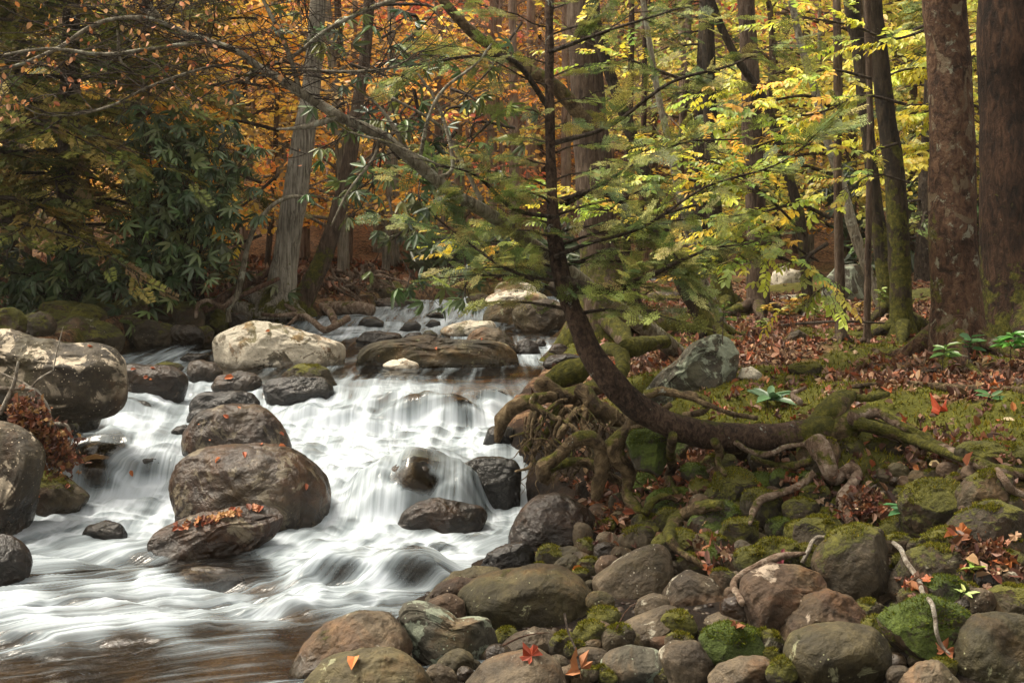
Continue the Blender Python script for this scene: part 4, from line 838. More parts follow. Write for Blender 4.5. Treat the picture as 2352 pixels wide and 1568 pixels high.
tr = np.array(P_[i0:-1]); rr_ = r_[i0:-1]
def az1(b, t_): 
    s_ = 1 if b % 2 else -1; base_ = 0 if s_ > 0 else math.pi; return base_+rnd.uniform(-1.25, 1.25)
hemlock_boughs(wacc, facc, tr, rr_, 27, lambda t_, az: 1.0*rnd.uniform(.5, 1.15)*(.7+.45*t_)*(.42 if math.cos(az) < .1 and t_ < .74 else 1), .32, .97, az1, HG, SPF, .12, droop=.2, dens=.52, sub=.36, up=.22)
hemlock_boughs(wacc, facc, tr, rr_, 7, lambda t_, az: .6, .12, .38, lambda b, t_: rnd.choice([.2, 2.9, -.5, 3.5]), HG, SPF, .14, droop=.15, dens=.7, sub=.3)
# long limbs reaching right and left in the photo
for pts in ([(1285,465,6.3,7),(1360,440,6.25,6),(1450,480,6.2,5),(1530,560,6.1,4),(1560,600,6.05,2)], [(1290,640,6.2,10),(1400,668,6.1,9),(1480,640,6.0,8),(1560,600,5.9,5),(1640,570,5.9,3),(1720,560,5.9,2)],
            [(1280,500,6.3,6),(1180,480,6.2,5),(1090,400,6.1,4),(1000,380,6.0,2)], [(1310,690,6.15,7),(1240,650,6.1,5),(1150,610,6.0,4),(1080,560,6.0,3),(1000,500,5.9,2)],
            [(1275,590,6.2,6),(1350,560,6.1,5),(1480,520,6.0,4),(1620,430,5.9,3),(1780,380,5.8,2),(1900,300,5.8,1)], [(1265,255,6.4,7),(1180,140,6.3,6),(1080,130,6.3,4),(960,150,6.2,2)],
            [(1268,330,6.4,7),(1400,290,6.3,5),(1540,190,6.2,4),(1680,150,6.2,3),(1800,90,6.1,1)], [(1262,120,6.4,6),(1400,70,6.3,4),(1560,20,6.2,2)], [(1300,470,6.3,5),(1420,400,6.5,4),(1560,330,6.7,3),(1700,320,6.8,2)]):
    P, r = screen(pts); tube(wacc, P, r, 6, 5, 0, 0, False); C_ = cr(P, 12); Tn = unit(np.gradient(C_, axis=0)); Fp = []; Fx = []; Fz = []
    for j in range(int(len(C_)*.62)):
        ii = rnd.randrange(int(len(C_)*.2), len(C_)); sgn = rnd.choice([-1, 1]); dd = unit(Tn[ii]*.8+np.cross([0, .3, 1.], Tn[ii])*sgn); l2 = rnd.uniform(.08, .34); e = C_[ii]+dd*l2+[0, rnd.uniform(-.1, .1), -.05*l2]
        tube(wacc, [C_[ii], (C_[ii]+e)/2, e], [.002, .0015, .0007], 3, 1, 0, 0, False, resample=False)
        for f_ in np.linspace(.25, 1, max(2, int(l2/.06))):
            Fp.append(C_[ii]+(e-C_[ii])*f_); Fx.append(unit(dd+rs.normal(0, .45, 3))); Fz.append(np.array([0, -.25, 1.])+rs.normal(0, .3, 3))
    Fp, Fx, Fz = map(np.array, (Fp, Fx, Fz)); scat_multi(facc, SPF, Fp, rotm(Fx, Fz), rs.uniform(.07, .14, len(Fp)), pick(HG, len(Fp), .3))
wood('limb', wacc, 'twig', HT, loc, 0)
facc.build('crown', NM, HT, loc, smooth=False)
# ---- tangle of exposed roots on the bank edge
t = thing('root_tangle', 'tangle of thick mossy exposed roots hanging off the bank edge over the stream', 'tree roots', tuple(at(1350, 1000, 6.7)))
TR = [([(1141,1016,6.75,6),(1147,990,6.75,11),(1153,965,6.75,13),(1175,940,6.75,13),(1205,925,6.75,13),(1240,915,6.75,12),(1275,912,6.8,10)],.25),
 ([(1240,900,6.85,14),(1247,884,6.85,15),(1265,895,6.85,15),(1290,912,6.85,15),(1330,905,6.85,15),(1370,885,6.85,16),(1400,870,6.9,14)],.45),
 ([(1262,880,7.0,20),(1290,865,7.0,22),(1325,850,7.0,22),(1350,830,7.05,18)],.9),
 ([(1328,892,6.75,13),(1345,905,6.72,15),(1365,930,6.7,15),(1395,950,6.7,15),(1425,965,6.7,14),(1455,962,6.7,11)],.3),
 ([(1262,1108,6.35,9),(1250,1095,6.35,14),(1248,1072,6.35,14),(1272,1055,6.35,13),(1295,1035,6.4,14),(1315,1016,6.4,15),(1345,1007,6.4,15),(1372,1015,6.4,15),(1385,1040,6.4,15),(1382,1075,6.4,15),(1376,1110,6.4,14),(1368,1148,6.4,9)],.25),
 ([(1462,955,6.45,12),(1450,975,6.45,14),(1425,1005,6.4,15),(1408,1030,6.4,17),(1418,1050,6.4,17),(1437,1070,6.4,15),(1445,1100,6.4,13),(1440,1130,6.35,13),(1452,1155,6.3,12),(1475,1180,6.25,8)],.3),
 ([(1450,985,6.4,6),(1480,975,6.42,6),(1510,950,6.45,7),(1540,930,6.5,6)],.1),
 ([(1255,1080,6.5,9),(1300,1062,6.5,9),(1345,1062,6.5,10),(1370,1075,6.5,8)],.6),
 ([(1330,940,6.7,9),(1310,965,6.65,9),(1285,1000,6.6,9),(1255,1035,6.6,6)],.3),
 ([(1388,1085,6.55,9),(1420,1105,6.55,8),(1450,1120,6.55,6)],.2),
 ([(1235,930,6.85,9),(1225,960,6.85,10),(1215,1000,6.85,10),(1205,1040,6.8,7)],.3),
 ([(1280,925,6.8,8),(1270,970,6.75,8),(1240,1020,6.7,6)],.3),
 ([(1350,940,6.7,8),(1340,975,6.65,7),(1355,1000,6.6,5)],.3),
 ([(1310,935,6.72,7),(1325,960,6.7,8),(1350,965,6.7,6),(1370,950,6.7,6)],.4),
#([(1545,1000,6.35,9),(1540,1040,6.3,10),(1542,1070,6.28,11),(1535,1100,6.25,9),(1555,1130,6.2,5)],.5),
#([(1610,1165,6.1,15),(1570,1180,6.0,16),(1545,1205,5.95,16),(1538,1235,5.9,12),(1560,1265,5.85,9),(1600,1290,5.8,8),(1625,1312,5.75,6)],.4),
 ([(1480,905,6.75,9),(1520,898,6.75,8),(1560,905,6.7,8),(1600,912,6.65,8),(1625,925,6.6,8),(1610,945,6.55,7),(1570,955,6.5,6)],.25),
 ([(1575,910,6.6,5),(1630,930,6.55,5),(1680,950,6.5,5),(1740,960,6.5,4)],.1),
 ([(1395,800,8.2,12),(1425,812,7.9,14),(1430,845,7.7,16),(1415,875,7.5,14),(1400,900,7.2,10)],.9),
 ([(1440,800,8.,18),(1480,790,8.2,16),(1530,785,8.4,12)],.9),
 ([(1640,1015,6.3,6),(1660,1030,6.25,6),(1700,1035,6.2,6),(1750,1020,6.2,5)],.4)]
for i, (pts, mw) in enumerate(TR): root([(a_, b_, c_, d_*1.2) for a_, b_, c_, d_ in pts], t, 'root', tuple(t.location), mw=mw, seed=i, seg=12)
for q in range(13):
    x, y = rnd.uniform(1215, 1480), rnd.uniform(900, 1000); Yq = rnd.uniform(6.5, 6.9); pts = []; w0 = rnd.uniform(3.5, 9); dx = rnd.uniform(-20, 20)
    for s_ in range(6): pts.append((x, y, Yq, w0*(1-s_*.13)*rnd.uniform(.8, 1.25))); x += dx+rnd.uniform(-26, 26); y += rnd.uniform(2, 34); Yq -= rnd.uniform(0, .05)
    root(pts, t, 'root', tuple(t.location), mw=rnd.uniform(.1, .6), seed=q+70, seg=8)
a = Acc()
for q in range(110):
    x0, y0 = rnd.uniform(1200, 1480), rnd.uniform(930, 1060); Yq = rnd.uniform(6.5, 6.85); x, y = x0, y0; pts = []
    for s_ in range(6): pts.append(at(x, y, Yq)); x += rnd.uniform(-18, 18); y += rnd.uniform(5, 24); Yq -= rnd.uniform(0, .02)
    tube(a, pts, np.linspace(rnd.uniform(.003, .008), .001, 6), 5, 4, 0, q, False)
o = wood('hair_root', a, 'root', t, tuple(t.location), .2); o['kind'] = 'stuff'
# ---- leaning pale tree with the long arching crown
lp = [(1556,815,9.3,20.5),(1550,805,9.3,20.5),(1500,765,9.1,20.5),(1440,722,8.9,18.9),(1380,680,8.2,17.2),(1310,625,7.3,16.4),(1220,560,6.6,15.6),(1120,490,6.1,14.8),(1050,450,5.9,13.9),(1000,412,5.75,13.9),(940,362,5.65,13.9),(885,318,5.6,13.1),(830,290,5.55,12.3),(780,268,5.5,12.3),(738,242,5.5,11.5),(690,213,5.45,11.5),(640,180,5.45,9.8),(598,157,5.45,9.0),(545,118,5.4,7.4),(480,95,5.4,6.6),(410,68,5.4,5.7),(340,42,5.4,5.3),(250,46,5.4,4.9),(190,72,5.4,4.9),(140,107,5.35,4.5),(60,143,5.35,4.1),(0,160,5.3,3.7),(-80,170,5.3,2.5)]
def YL_(x): return float(np.interp(x, [q[0] for q in lp[::-1]], [q[2] for q in lp[::-1]]))
P, r = screen(lp); loc = tuple(at(1552, 808, 9.3)); LT = thing('leaning_tree', 'lichen-pale tree leaning far out over the stream toward the upper left', 'tree', loc)
a = Acc(); tube(a, P, r, 14, 6, .09, 8); wood('trunk', a, 'lichenbark', LT, loc, lambda V: .5*sst(.3, .9, -V[:, 0]*0+1-(V[:, 2]-.7)/1.2))
LB = [([(560,125,7.8,6),(470,100,7.7,5),(350,112,7.6,5),(240,125,7.5,4.5),(110,112,7.4,4),(0,128,7.3,3),(-40,130,7.3,2)],0),
 ([(800,272,8.1,9),(770,272,8.05,8),(735,282,8.0,8),(700,292,7.95,6),(665,296,7.9,4),(635,297,7.9,2)],0), ([(690,213,8.0,6),(672,150,8.0,6),(650,90,8.0,5.5),(622,35,8.0,5),(590,-30,8.0,4)],0),
 ([(568,190,7.7,6),(575,170,7.75,6),(610,155,7.9,5),(680,125,8.0,5),(735,80,8.0,5),(800,42,8.0,5),(870,12,8.,6),(960,-15,8.,6)],0), ([(962,375,8.4,5),(985,270,8.3,4.5),(1020,205,8.3,4),(1090,150,8.3,3),(1130,100,8.3,2)],0),
 ([(942,362,8.4,7),(915,310,8.35,6),(870,245,8.3,4),(800,190,8.2,3)],0), ([(540,175,7.8,3.5),(610,170,7.8,3.5),(520,150,7.8,3.5),(430,168,7.7,3.5),(330,205,7.6,3),(258,242,7.5,3),(170,264,7.5,2.5),(90,262,7.4,2),(40,235,7.4,1.5)],0),
 ([(1000,412,8.5,6),(1040,380,8.5,5),(1010,250,8.6,4),(960,170,8.6,3)],0), ([(270,45,7.5,3),(272,90,7.5,4),(275,135,7.5,4),(300,160,7.5,3),(328,182,7.5,2),(328,212,7.5,1.5)],0), ([(340,30,7.6,5),(365,38,7.6,5),(345,12,7.6,4),(330,-20,7.6,3)],0),
 ([(690,160,8.,3),(800,165,8.,4),(900,155,8.,3),(960,120,8.,2)],0), ([(870,320,8.3,4),(860,360,8.3,4),(800,440,8.2,3),(760,520,8.2,2)],0), ([(1120,490,8.7,6),(1060,370,8.7,5),(1010,290,8.7,4),(900,225,8.6,3)],0), ([(720,235,8.1,3),(800,300,8.1,3),(900,330,8.,3),(1010,380,8.,2)],0)]
LB = [([(a_, b_, YL_(pts[0][0])+(c_-pts[0][2])*.6, d_) for a_, b_, c_, d_ in pts], 0) for pts, _ in LB]
for i, (pts, _) in enumerate(LB): root(pts, LT, 'lichenbark', loc, 'branch', .06, .25, 7, i+60)
a = Acc(); fa = Acc(); fpos = []
def twiglets(acc, P, n_, L0, q, tips=None, r0=.0035, depth=0, zb=0.):
    P = np.asarray(P)
    for _ in range(n_):
        p = P[q.randrange(len(P))].copy(); an = q.uniform(0, 2*math.pi); d = np.array([math.cos(an), math.sin(an)*.4, q.uniform(-.35, .45)+zb]); d /= np.linalg.norm(d); L = L0*q.uniform(.4, 1.2); pts = [p]
        for s_ in range(4): d = unit(d+rs.normal(0, .22, 3)+[0, 0, .02]); pts.append(pts[-1]+d*L/4)
        tube(acc, pts, np.linspace(r0, r0*.25, 5), 4, 2, 0, 0, False)
        if tips is not None: tips.extend(pts[2:])
        if depth: twiglets(acc, cr(pts, 3)[4:], 3, L*.5, q, tips, r0*.55, depth-1, zb)
tips = []
for pts, _ in LB[:1]+LB[6:7]+LB[2:4]+LB[8:11]: 
    Pb, _r = screen(pts); twiglets(a, cr(Pb, 6), 26, .45, rnd, tips, .003, 1)
twiglets(a, cr(P, 6)[60:], 46, .6, rnd, tips, .0035, 1)
wood('twig', a, 'twig', LT, loc, 0)['kind'] = 'stuff'
tp_ = np.array([p for p in tips if p[0] < -.95]); tp_ = tp_[rs.choice(len(tp_), 420)]
cl = np.repeat(tp_[:150], 3, 0)+rs.normal(0, .03, (450, 3)); scatter(fa, LF, cl, rotm(rs.normal(0, 1, (450, 3))+[0, 0, -1.2], rs.normal(0, 1, (450, 3))), rs.uniform(.02, .036, 450), pick([(.42, .2, .09), (.45, .24, .12), (.35, .12, .05), (.5, .22, .06)], 450))
fa.build('crown', DL, LT, loc, smooth=False)
# ---- standing trunks, right bank
RT = {}
def T(*a_, **k_): return tree(*a_, **k_)
T('sycamore_tree', 'thick sycamore near the right edge with flaking bark and pale lichen at its foot', [(2200,808,58),(2190,700,55),(2188,500,54),(2186,300,51),(2178,150,49),(2168,0,48),(2150,-300,42),(2120,-900,30)], 'sycamore', moss=.35, seg=32, flare=.92, rootlen=2.8, nroot=5)
T('big_tree', 'massive dark-barked trunk cut by the right edge of the view', [(2345,838,80),(2335,700,78),(2325,450,72),(2318,200,68),(2315,0,66),(2310,-400,58)], 'darkbark', moss=.55, seg=32, flare=.9, rootlen=2.6, Y=9.6)
T('mossy_tree', 'dark mossy double-stemmed tree left of the sycamore, right stem', [(2072,768,27),(2066,600,25),(2055,400,23),(2040,300,22),(2028,200,21),(2015,100,22),(2003,0,22),(1990,-300,18)], 'mossbark', moss=.5)
T('mossy_tree', 'dark mossy double-stemmed tree left of the sycamore, left stem behind the thin pole', [(2042,762,22),(2035,640,21),(2012,480,17),(1998,350,15),(1985,220,17),(1972,100,16),(1955,0,18),(1940,-300,14)], 'mossbark', moss=.4, Y=10.7)
T('pole_tree', 'slim grey pole tree third trunk left of the sycamore', [(1932,782,13),(1928,600,11),(1924,400,9),(1925,200,10),(1922,0,9),(1920,-300,7)], 'brownbark', moss=.1, nroot=3)
T('pole_tree', 'very thin straight pole standing just left of the dark mossy stems', [(1991,788,9),(1992,700,8),(1996,450,7),(1998,250,7),(1992,0,8),(1990,-300,5)], 'brownbark', moss=.1, nroot=3)
T('straight_tree', 'straight grey-brown trunk rising behind the yellow-green leaves', [(1745,722,26),(1738,620,24),(1735,450,23),(1727,300,23),(1722,150,21),(1714,0,20),(1710,-300,16)], 'brownbark', moss=.15)
T('slim_tree', 'slim brown trunk curving left above the leafy clearing', [(1858,724,14),(1850,620,13),(1838,500,12),(1800,370,11),(1760,240,10),(1690,130,9),(1640,20,9),(1610,-100,8)], 'mossbark', moss=.2)
T("leaning_tree", 'dark leaning trunk, left of the pair behind the standing boulder', [(1640,772,22),(1606,715,21),(1575,655,21),(1545,600,20),(1515,520,18),(1480,400,16),(1430,250,14),(1380,100,12),(1350,-100,10)], 'mossbark', moss=.3)
T("leaning_tree", 'thin lichen-grey leaning trunk right beside the dark leaning one', [(1668,762,11),(1640,700,11),(1615,640,10),(1590,560,10),(1560,440,9),(1530,300,8),(1500,150,7)], 'lichenbark', moss=.1, nroot=3)
T('mossy_tree', 'short-looking mossy trunk behind the leaning pair', [(1668,728,24),(1655,660,20),(1648,580,18),(1640,450,17),(1632,300,16),(1625,0,14)], 'mossbark', moss=.5, Y=12.3)
T("leaning_tree", 'crooked trunk leaning left behind the dark mossy stems', [(2052,748,13),(2020,690,13),(1985,600,12),(1958,520,12),(1935,430,11),(1900,320,10),(1870,200,9),(1830,60,8)], 'lichenbark', moss=.2, Y=12)
BT = T('big_tree', 'broad brown trunk behind the bent hemlock, with a mossy limb reaching up left', [(1396,800,58),(1388,700,48),(1380,600,47),(1372,500,45),(1362,380,43),(1350,200,40),(1338,0,37),(1325,-300,30)], 'brownbark', moss=.6, Y=10.4, seg=26)
root([(1355,300,10.3,16),(1310,235,10.2,18),(1262,190,10.1,17),(1200,150,10.,15),(1130,105,9.9,14),(1080,70,9.8,13),(1020,5,9.7,11),(980,-60,9.7,9)], BT[0], 'root', BT[3], 'limb', .1, .35, 12, 5)
T('slim_tree', 'slim dark trunk right of the broad brown trunk', [(1448,735,9),(1442,600,9),(1436,450,8),(1445,300,8),(1450,100,7),(1452,-100,6)], 'darkbark', moss=.2, Y=13, nroot=3)
T('slim_tree', 'small crooked trunk by the far white water', [(1480,720,9),(1465,690,9),(1460,640,9),(1468,560,8),(1476,400,7),(1480,200,6)], 'darkbark', moss=.2, Y=12.5, nroot=3)
# ---- left bank
T('grey_tree', 'tall furrowed grey tree leaning over the far bank left of centre', [(636,702,33),(648,640,30),(658,580,29),(672,480,29),(688,380,27),(700,300,25),(712,220,22),(722,120,20),(732,0,19),(745,-200,17)], 'greybark', moss=.55, Y=13.0, seg=26, flare=1.25, rootlen=4, nroot=6)
T("leaning_tree", 'mossy brown trunk leaning right beside the tall grey tree', [(690,702,24),(712,655,22),(738,600,21),(760,540,19),(778,480,18),(790,430,17),(808,340,16),(822,240,14),(840,120,13),(850,-50,12)], 'brownbark', moss=.7, Y=13.3, rootlen=4)
T('sapling', 'crooked whitish sapling arching right at the foot of the grey tree', [(525,712,5),(545,678,7),(556,630,7),(568,570,6),(585,520,6),(612,485,5),(645,460,5),(690,452,4),(745,480,2)], 'lichenbark', nroot=0, Y=12.3, seg=8, flare=.8)
T('slim_tree', 'pinkish pale trunk standing left of the tall grey tree', [(548,640,11),(560,540,10),(568,440,9),(575,340,8),(580,270,5)], 'pinkbark', Y=18, nroot=0)
for i, (x, w_, y0, x1, m_, l) in enumerate([(475,8,640,462,'brownbark','thin brown trunk seen above the rhododendron'),(498,6,600,496,'darkbark','very thin dark trunk right of the rhododendron'),(612,7,640,640,'brownbark','thin brown trunk seen just left of the tall grey tree'),
  (800,9,620,812,'pinkbark','pale trunk behind the leaning mossy trunk'),(885,10,640,900,'greybark','grey trunk in front of the orange foliage'),(1000,6,560,1010,'pinkbark','faint pale trunk in the pink gap above centre'),(1150,8,600,1146,'pinkbark','pale trunk in the gap left of the hemlock'),
  (1560,8,600,1580,'brownbark','thin brown trunk in the yellow woods'),(1790,8,640,1780,'darkbark','dark trunk behind the yellow-green leaves'),(2110,9,660,2098,'brownbark','thin trunk between the mossy stems and the sycamore'),(2245,8,600,2250,'brownbark','thin trunk glimpsed between the two big right trunks'),(350,7,560,345,'darkbark','dark trunk behind the left hemlocks'),(790,12,640,780,'brownbark','stout brown trunk low in the orange leaves')]):
    T('slim_tree', l, [(x, y0, w_), ((x+x1)/2+rnd.uniform(-8, 8), y0*.6, w_*.9), (x1, y0*.2, w_*.75), (x1+rnd.uniform(-20, 20), -150, w_*.6)], m_, Y=rnd.uniform(17, 22), nroot=0, group='slim trunks in the woods behind')
# bare roots and driftwood on the far bank
t = thing('root_tangle', 'pale bare roots hanging over the mossy ledge rock on the far bank', 'tree roots', tuple(at(860, 640, 14.5)))
for q in range(22):
    x0, y0 = rnd.uniform(745, 860), rnd.uniform(600, 640); Yq = rnd.uniform(13.8, 14.6); pts = []
    x, y = x0, y0; dx = rnd.uniform(-6, 22)
    for s_ in range(7): pts.append((x, y, Yq, max(1, 5-s_*.6)*rnd.uniform(.7, 1.2))); x += dx+rnd.uniform(-14, 14); y += rnd.uniform(-2, 20)
    root(pts, t, 'drift', tuple(t.location), mw=0, seed=q, seg=6)
def log(name, label, pts, mat, cat='log', mw=.2, seg=12, lump=.1, group=None):
    P, r = screen(pts); a = Acc(); tube(a, P, r, seg, 6, lump, int(pts[0][0])); V = np.concatenate(a.V); c = P.mean(0)
    o = build(name, V, [np.concatenate(f) for f in a.F.values()], BM[mat], None, tuple(c), None, {'mossw': np.full(len(V), mw)}); return tag(o, label, cat, group)
log('log', 'short brown log lying on the far bank under the bare roots', [(748,708,13.6,17),(775,708,13.5,17),(820,706,13.4,16),(855,712,13.3,14)], 'drift')
log('log', 'reddish rotten fallen trunk slanting up to the foot of the grey tree', [(440,722,12.3,6),(480,705,12.5,8),(530,672,12.7,9),(590,640,12.9,9),(640,610,13.1,9)], 'rotwood')
log('log', 'second rotten fallen pole just below the first one', [(470,716,12.2,4),(530,690,12.4,5),(590,662,12.6,6),(640,640,12.8,5)], 'rotwood')
log('log', 'dark fallen pole under the rhododendron on the far left bank', [(160,650,12.6,5),(220,668,12.5,7),(300,690,12.4,6),(420,735,12.1,3)], 'rotwood')
log('branch', 'curved moss-tipped log among the leaves left of the grey tree', [(335,690,12.5,7),(360,668,12.6,8),(400,662,12.8,7),(450,660,13.,6),(490,668,13.,4)], 'root', 'log', .8)
log('branch', 'snaking pale root left of the grey tree above the slanting slab', [(450,730,12.,4),(455,700,12.1,5),(480,690,12.2,5),(510,705,12.2,6),(530,690,12.3,5),(545,672,12.4,4)], 'drift', 'branch')
t = thing('driftwood', 'forked pale driftwood lying behind the white lichen-blotched boulder', 'driftwood', tuple(at(700, 745, 12.3)))
for i, pts in enumerate([[(603,722,12.6,4),(640,725,12.5,5),(690,722,12.4,6),(715,735,12.3,7),(745,757,12.1,8),(775,745,12.1,9),(800,730,12.2,9)], [(655,700,12.8,4),(680,715,12.6,6),(690,722,12.4,6)], [(660,748,12.3,4),(690,722,12.4,5)], [(740,700,12.6,8),(760,720,12.4,10),(770,745,12.1,9)]]): root(pts, t, 'drift', tuple(t.location), 'branch', .12, .1, 8, i)
# ------------------------------------------------------------------ background woods
def cluster_leaves(facc, centres, rad, nl, cols, size, flat=.25, tpl=None, tilt=.5, cl_jit=True):
    m = len(centres)*nl; c_ = np.repeat(np.asarray(centres), nl, 0); a_ = rs.uniform(0, 2*math.pi, m); rr_ = np.sqrt(rs.uniform(0, 1, m))*rad
    pos = c_+np.stack([np.cos(a_)*rr_, np.sin(a_)*rr_, rs.normal(0, flat*rad*.5, m)-rr_*.12], 1)
    base = pick(cols, len(centres), .25); col = np.clip(np.repeat(base, nl, 0)*rs.uniform(.65, 1.3, (m, 1)), 0, 1)
    x = np.stack([np.cos(a_), np.sin(a_), rs.normal(-.25, .3, m)], 1)+rs.normal(0, .5, (m, 3))*[1, 1, .4]; z = np.array([0, 0, 1.])+rs.normal(0, tilt, (m, 3))
    scatter(facc, tpl or LF, pos, rotm(x, z), size*rs.uniform(.7, 1.25, m), col)
def broadleaf(name, label, loc, h, spread, cols, ncl, nl, size, bark, z0=.6, group=None, seed=1, clr=.42, trunk_r=.09):
    q = random.Random(seed); t = thing(name, label, 'tree', loc, group); L = np.array(loc, float); a = Acc(); fa = Acc()
    P = np.array([[0, 0, -.3], [q.uniform(-.1, .1), 0, h*.3], [q.uniform(-.3, .3), q.uniform(-.2, .2), h*.65], [q.uniform(-.4, .4), 0, h]])+L
    tube(a, P, [trunk_r, trunk_r*.85, trunk_r*.6, trunk_r*.15], 9, 5, .06, seed); C_ = cr(P, 10); cen = []
    for b in range(ncl//5):
        i = int(len(C_)*q.uniform(.12, .98)); zz = C_[i][2]-L[2]; an = q.uniform(0, 2*math.pi); Lb = spread*q.uniform(.5, 1.1)*(1-.45*zz/h); d = np.array([math.cos(an), math.sin(an), q.uniform(.0, .5)])
        pts = [C_[i]]; 
        for s_ in range(5): pts.append(pts[-1]+d*Lb/5+rs.normal(0, .05*Lb, 3)); d[2] -= .07
        tube(a, pts, np.linspace(trunk_r*.3, .004, 6), 4, 2, 0, 0, False)
        for s_ in range(5):
            p = pts[q.randint(2, 5)]+rs.normal(0, .22*Lb, 3)*[1, 1, .45]
            if p[2]-L[2] > z0: cen.append(p)
            tube(a, [pts[3], (pts[3]+p)/2+[0, 0, .05], p], [.006, .004, .002], 3, 1, 0, 0, False, resample=False)
    cluster_leaves(fa, cen, clr, nl, cols, size)
    wood('trunk', a, bark, t, loc, 0); fa.build('crown', LM, t, loc, smooth=False); return t
def bare_tree(name, label, loc, h, seed, bark='pinkbark'):
    q = random.Random(seed); t = thing(name, label, 'tree', loc); L = np.array(loc, float); a = Acc(); tips = []
    P = np.array([[0, 0, -.3], [0, 0, h*.3], [q.uniform(-.3, .3), 0, h*.65], [q.uniform(-.5, .5), 0, h]])+L
    tube(a, P, [.1, .085, .06, .02], 8, 5, .05, seed); twiglets(a, cr(P, 10)[8:], 46, 1.5, q, tips, .014, 1, .45)
    wood('trunk', a, bark, t, loc, 0); return t
def copy_tree(o, loc, rz, sc, label=None):
    c = o.copy(); COL.objects.link(c); c.location = loc; c.rotation_euler = (0, 0, rz); c.scale = (sc, sc, sc)
    if label: c['label'] = label
    for ch in list(o.children):
        d = ch.copy(); COL.objects.link(d); d.parent = c
    return c
YL = [(.5, .36, .16), (.8, .55, .10), (.85, .6, .13), (.75, .46, .08), (.85, .62, .2)]; OR = [(.62, .42, .18), (.78, .56, .14), (.84, .44, .08), (.87, .53, .10), (.82, .36, .08), (.88, .58, .13)]; RD = [(.75, .2, .12), (.82, .33, .2), (.72, .18, .10), (.85, .42, .24)]
YG = [(.5, .5, .09), (.62, .56, .12), (.4, .42, .09), (.7, .58, .14)]; GR = [(.16, .2, .05), (.24, .26, .06), (.12, .16, .05)]; TN = [(.45, .26, .13), (.5, .32, .18), (.4, .2, .1)]
def gl(px, Y, dz=0): x = (px-CX)/F*Y; return (x, Y, float(ground_z(x, Y))+dz)
# prototype -> placements (px, Y, scale)
plan = [
 ('yellow_tree', 'golden yellow understory tree beyond the far bank', YL, 'brownbark', 6.5, 2.3, 125, 22, .105, [(430,17.5,1),(560,19.5,1.05),(330,20,1.1),(700,23,1.2),(520,26,1.3),(1500,24,1.2),(2050,21,1.1),(2290,22,1.1),(1250,30,1.5),(200,24,1.2),(1900,30,1.4),(60,27,1.4)]),
 ('orange_tree', 'burning orange understory tree beyond the far bank', OR, 'greybark', 6, 2.2, 115, 22, .10, [(790,17.5,.95),(905,18.5,1),(650,19,1.05),(870,23,1.3),(480,22,1.2),(1060,22,1.2),(1860,20,.8),(980,28,1.5),(1560,29,1.4),(2150,27,1.3),(330,28,1.4)]),
 ('red_tree', 'scarlet and pink maple showing between the branches', RD, 'pinkbark', 7.5, 2.4, 130, 24, .11, [(620,25,1.3),(980,20,1.0),(900,27,1.4),(1690,27,1.3),(760,31,1.5),(1750,33,1.5),(1180,34,1.6),(1400,38,1.7)]),
 ('lime_tree', 'yellow-green understory tree in the woods', YG, 'brownbark', 6, 2.3, 140, 24, .105, [(2330,17,1),(2230,19,1.1),(2090,18.5,.95),(1950,18.5,1.05),(1830,23,1.2),(1600,20,1.0),(2380,24,1.3),(1450,33,1.6),(60,22,1.2),(1750,17.5,.85)]),
 ('tan_tree', 'faded tan-leaved tree far up the slope', TN, 'pinkbark', 8, 2.6, 120, 22, .12, [(1200,26,1.2),(1340,30,1.4),(1120,32,1.5),(1460,27,1.2),(1000,36,1.7),(1600,37,1.7),(600,35,1.6),(300,36,1.7),(1850,38,1.7),(2150,36,1.7),(2400,34,1.6),(30,36,1.7)])]
for i, (nm, lb, cols, bk, h, sp, ncl, nl, sz, pl) in enumerate(plan):
    pr = None
    for j, (px, Y, s_) in enumerate(pl):
        L = gl(px, Y)
        if pr is None: pr = broadleaf(nm, lb, L, h, sp, cols, ncl, nl, sz, bk, group=nm.replace('_', ' ')+'s in the woods behind', seed=i+3)
        else: copy_tree(pr, L, rnd.uniform(0, 6.28), s_*rnd.uniform(.92, 1.1))
pr = bare_tree('bare_tree', 'leafless pale grey tree in the woods behind', gl(1130, 21), 9, 5); pr['group'] = 'leafless trees in the woods behind'
for px, Y, s_ in [(1010,19,.9),(1220,23,1.1),(1300,20,.9),(1480,22,1),(1650,25,1.1),(700,20,.9),(540,21,1),(330,22,1.1),(1400,26,1.2),(1080,26,1.2),(1800,26,1.2),(2080,24,1.1),(2300,27,1.2),(870,30,1.3),(1550,31,1.4),(450,30,1.4),(150,25,1.2),(940,24,1.0),(1180,18.5,.8),(1570,18,.8)]: copy_tree(pr, gl(px, Y), rnd.uniform(0, 6.28), s_)
# far slope leaf mass
fa = Acc(); cen = []
for q in range(2600):
    Y = rnd.uniform(44, 72); x = rnd.uniform(-.5, .5)*Y; cen.append((x, Y, float(ground_z(x, Y))+rnd.uniform(0, 6)))
cluster_leaves(fa, cen, 1.1, 9, TN+RD[1:]+YL+[(.5, .4, .3), (.55, .42, .32), (.6, .45, .35)]*2, .42, .5, None, 1.2)
tag(fa.build('distant_wood', LM, None, (0, 0, 0), smooth=False), 'faded autumn woods covering the far slope', 'woods', None, 'stuff')
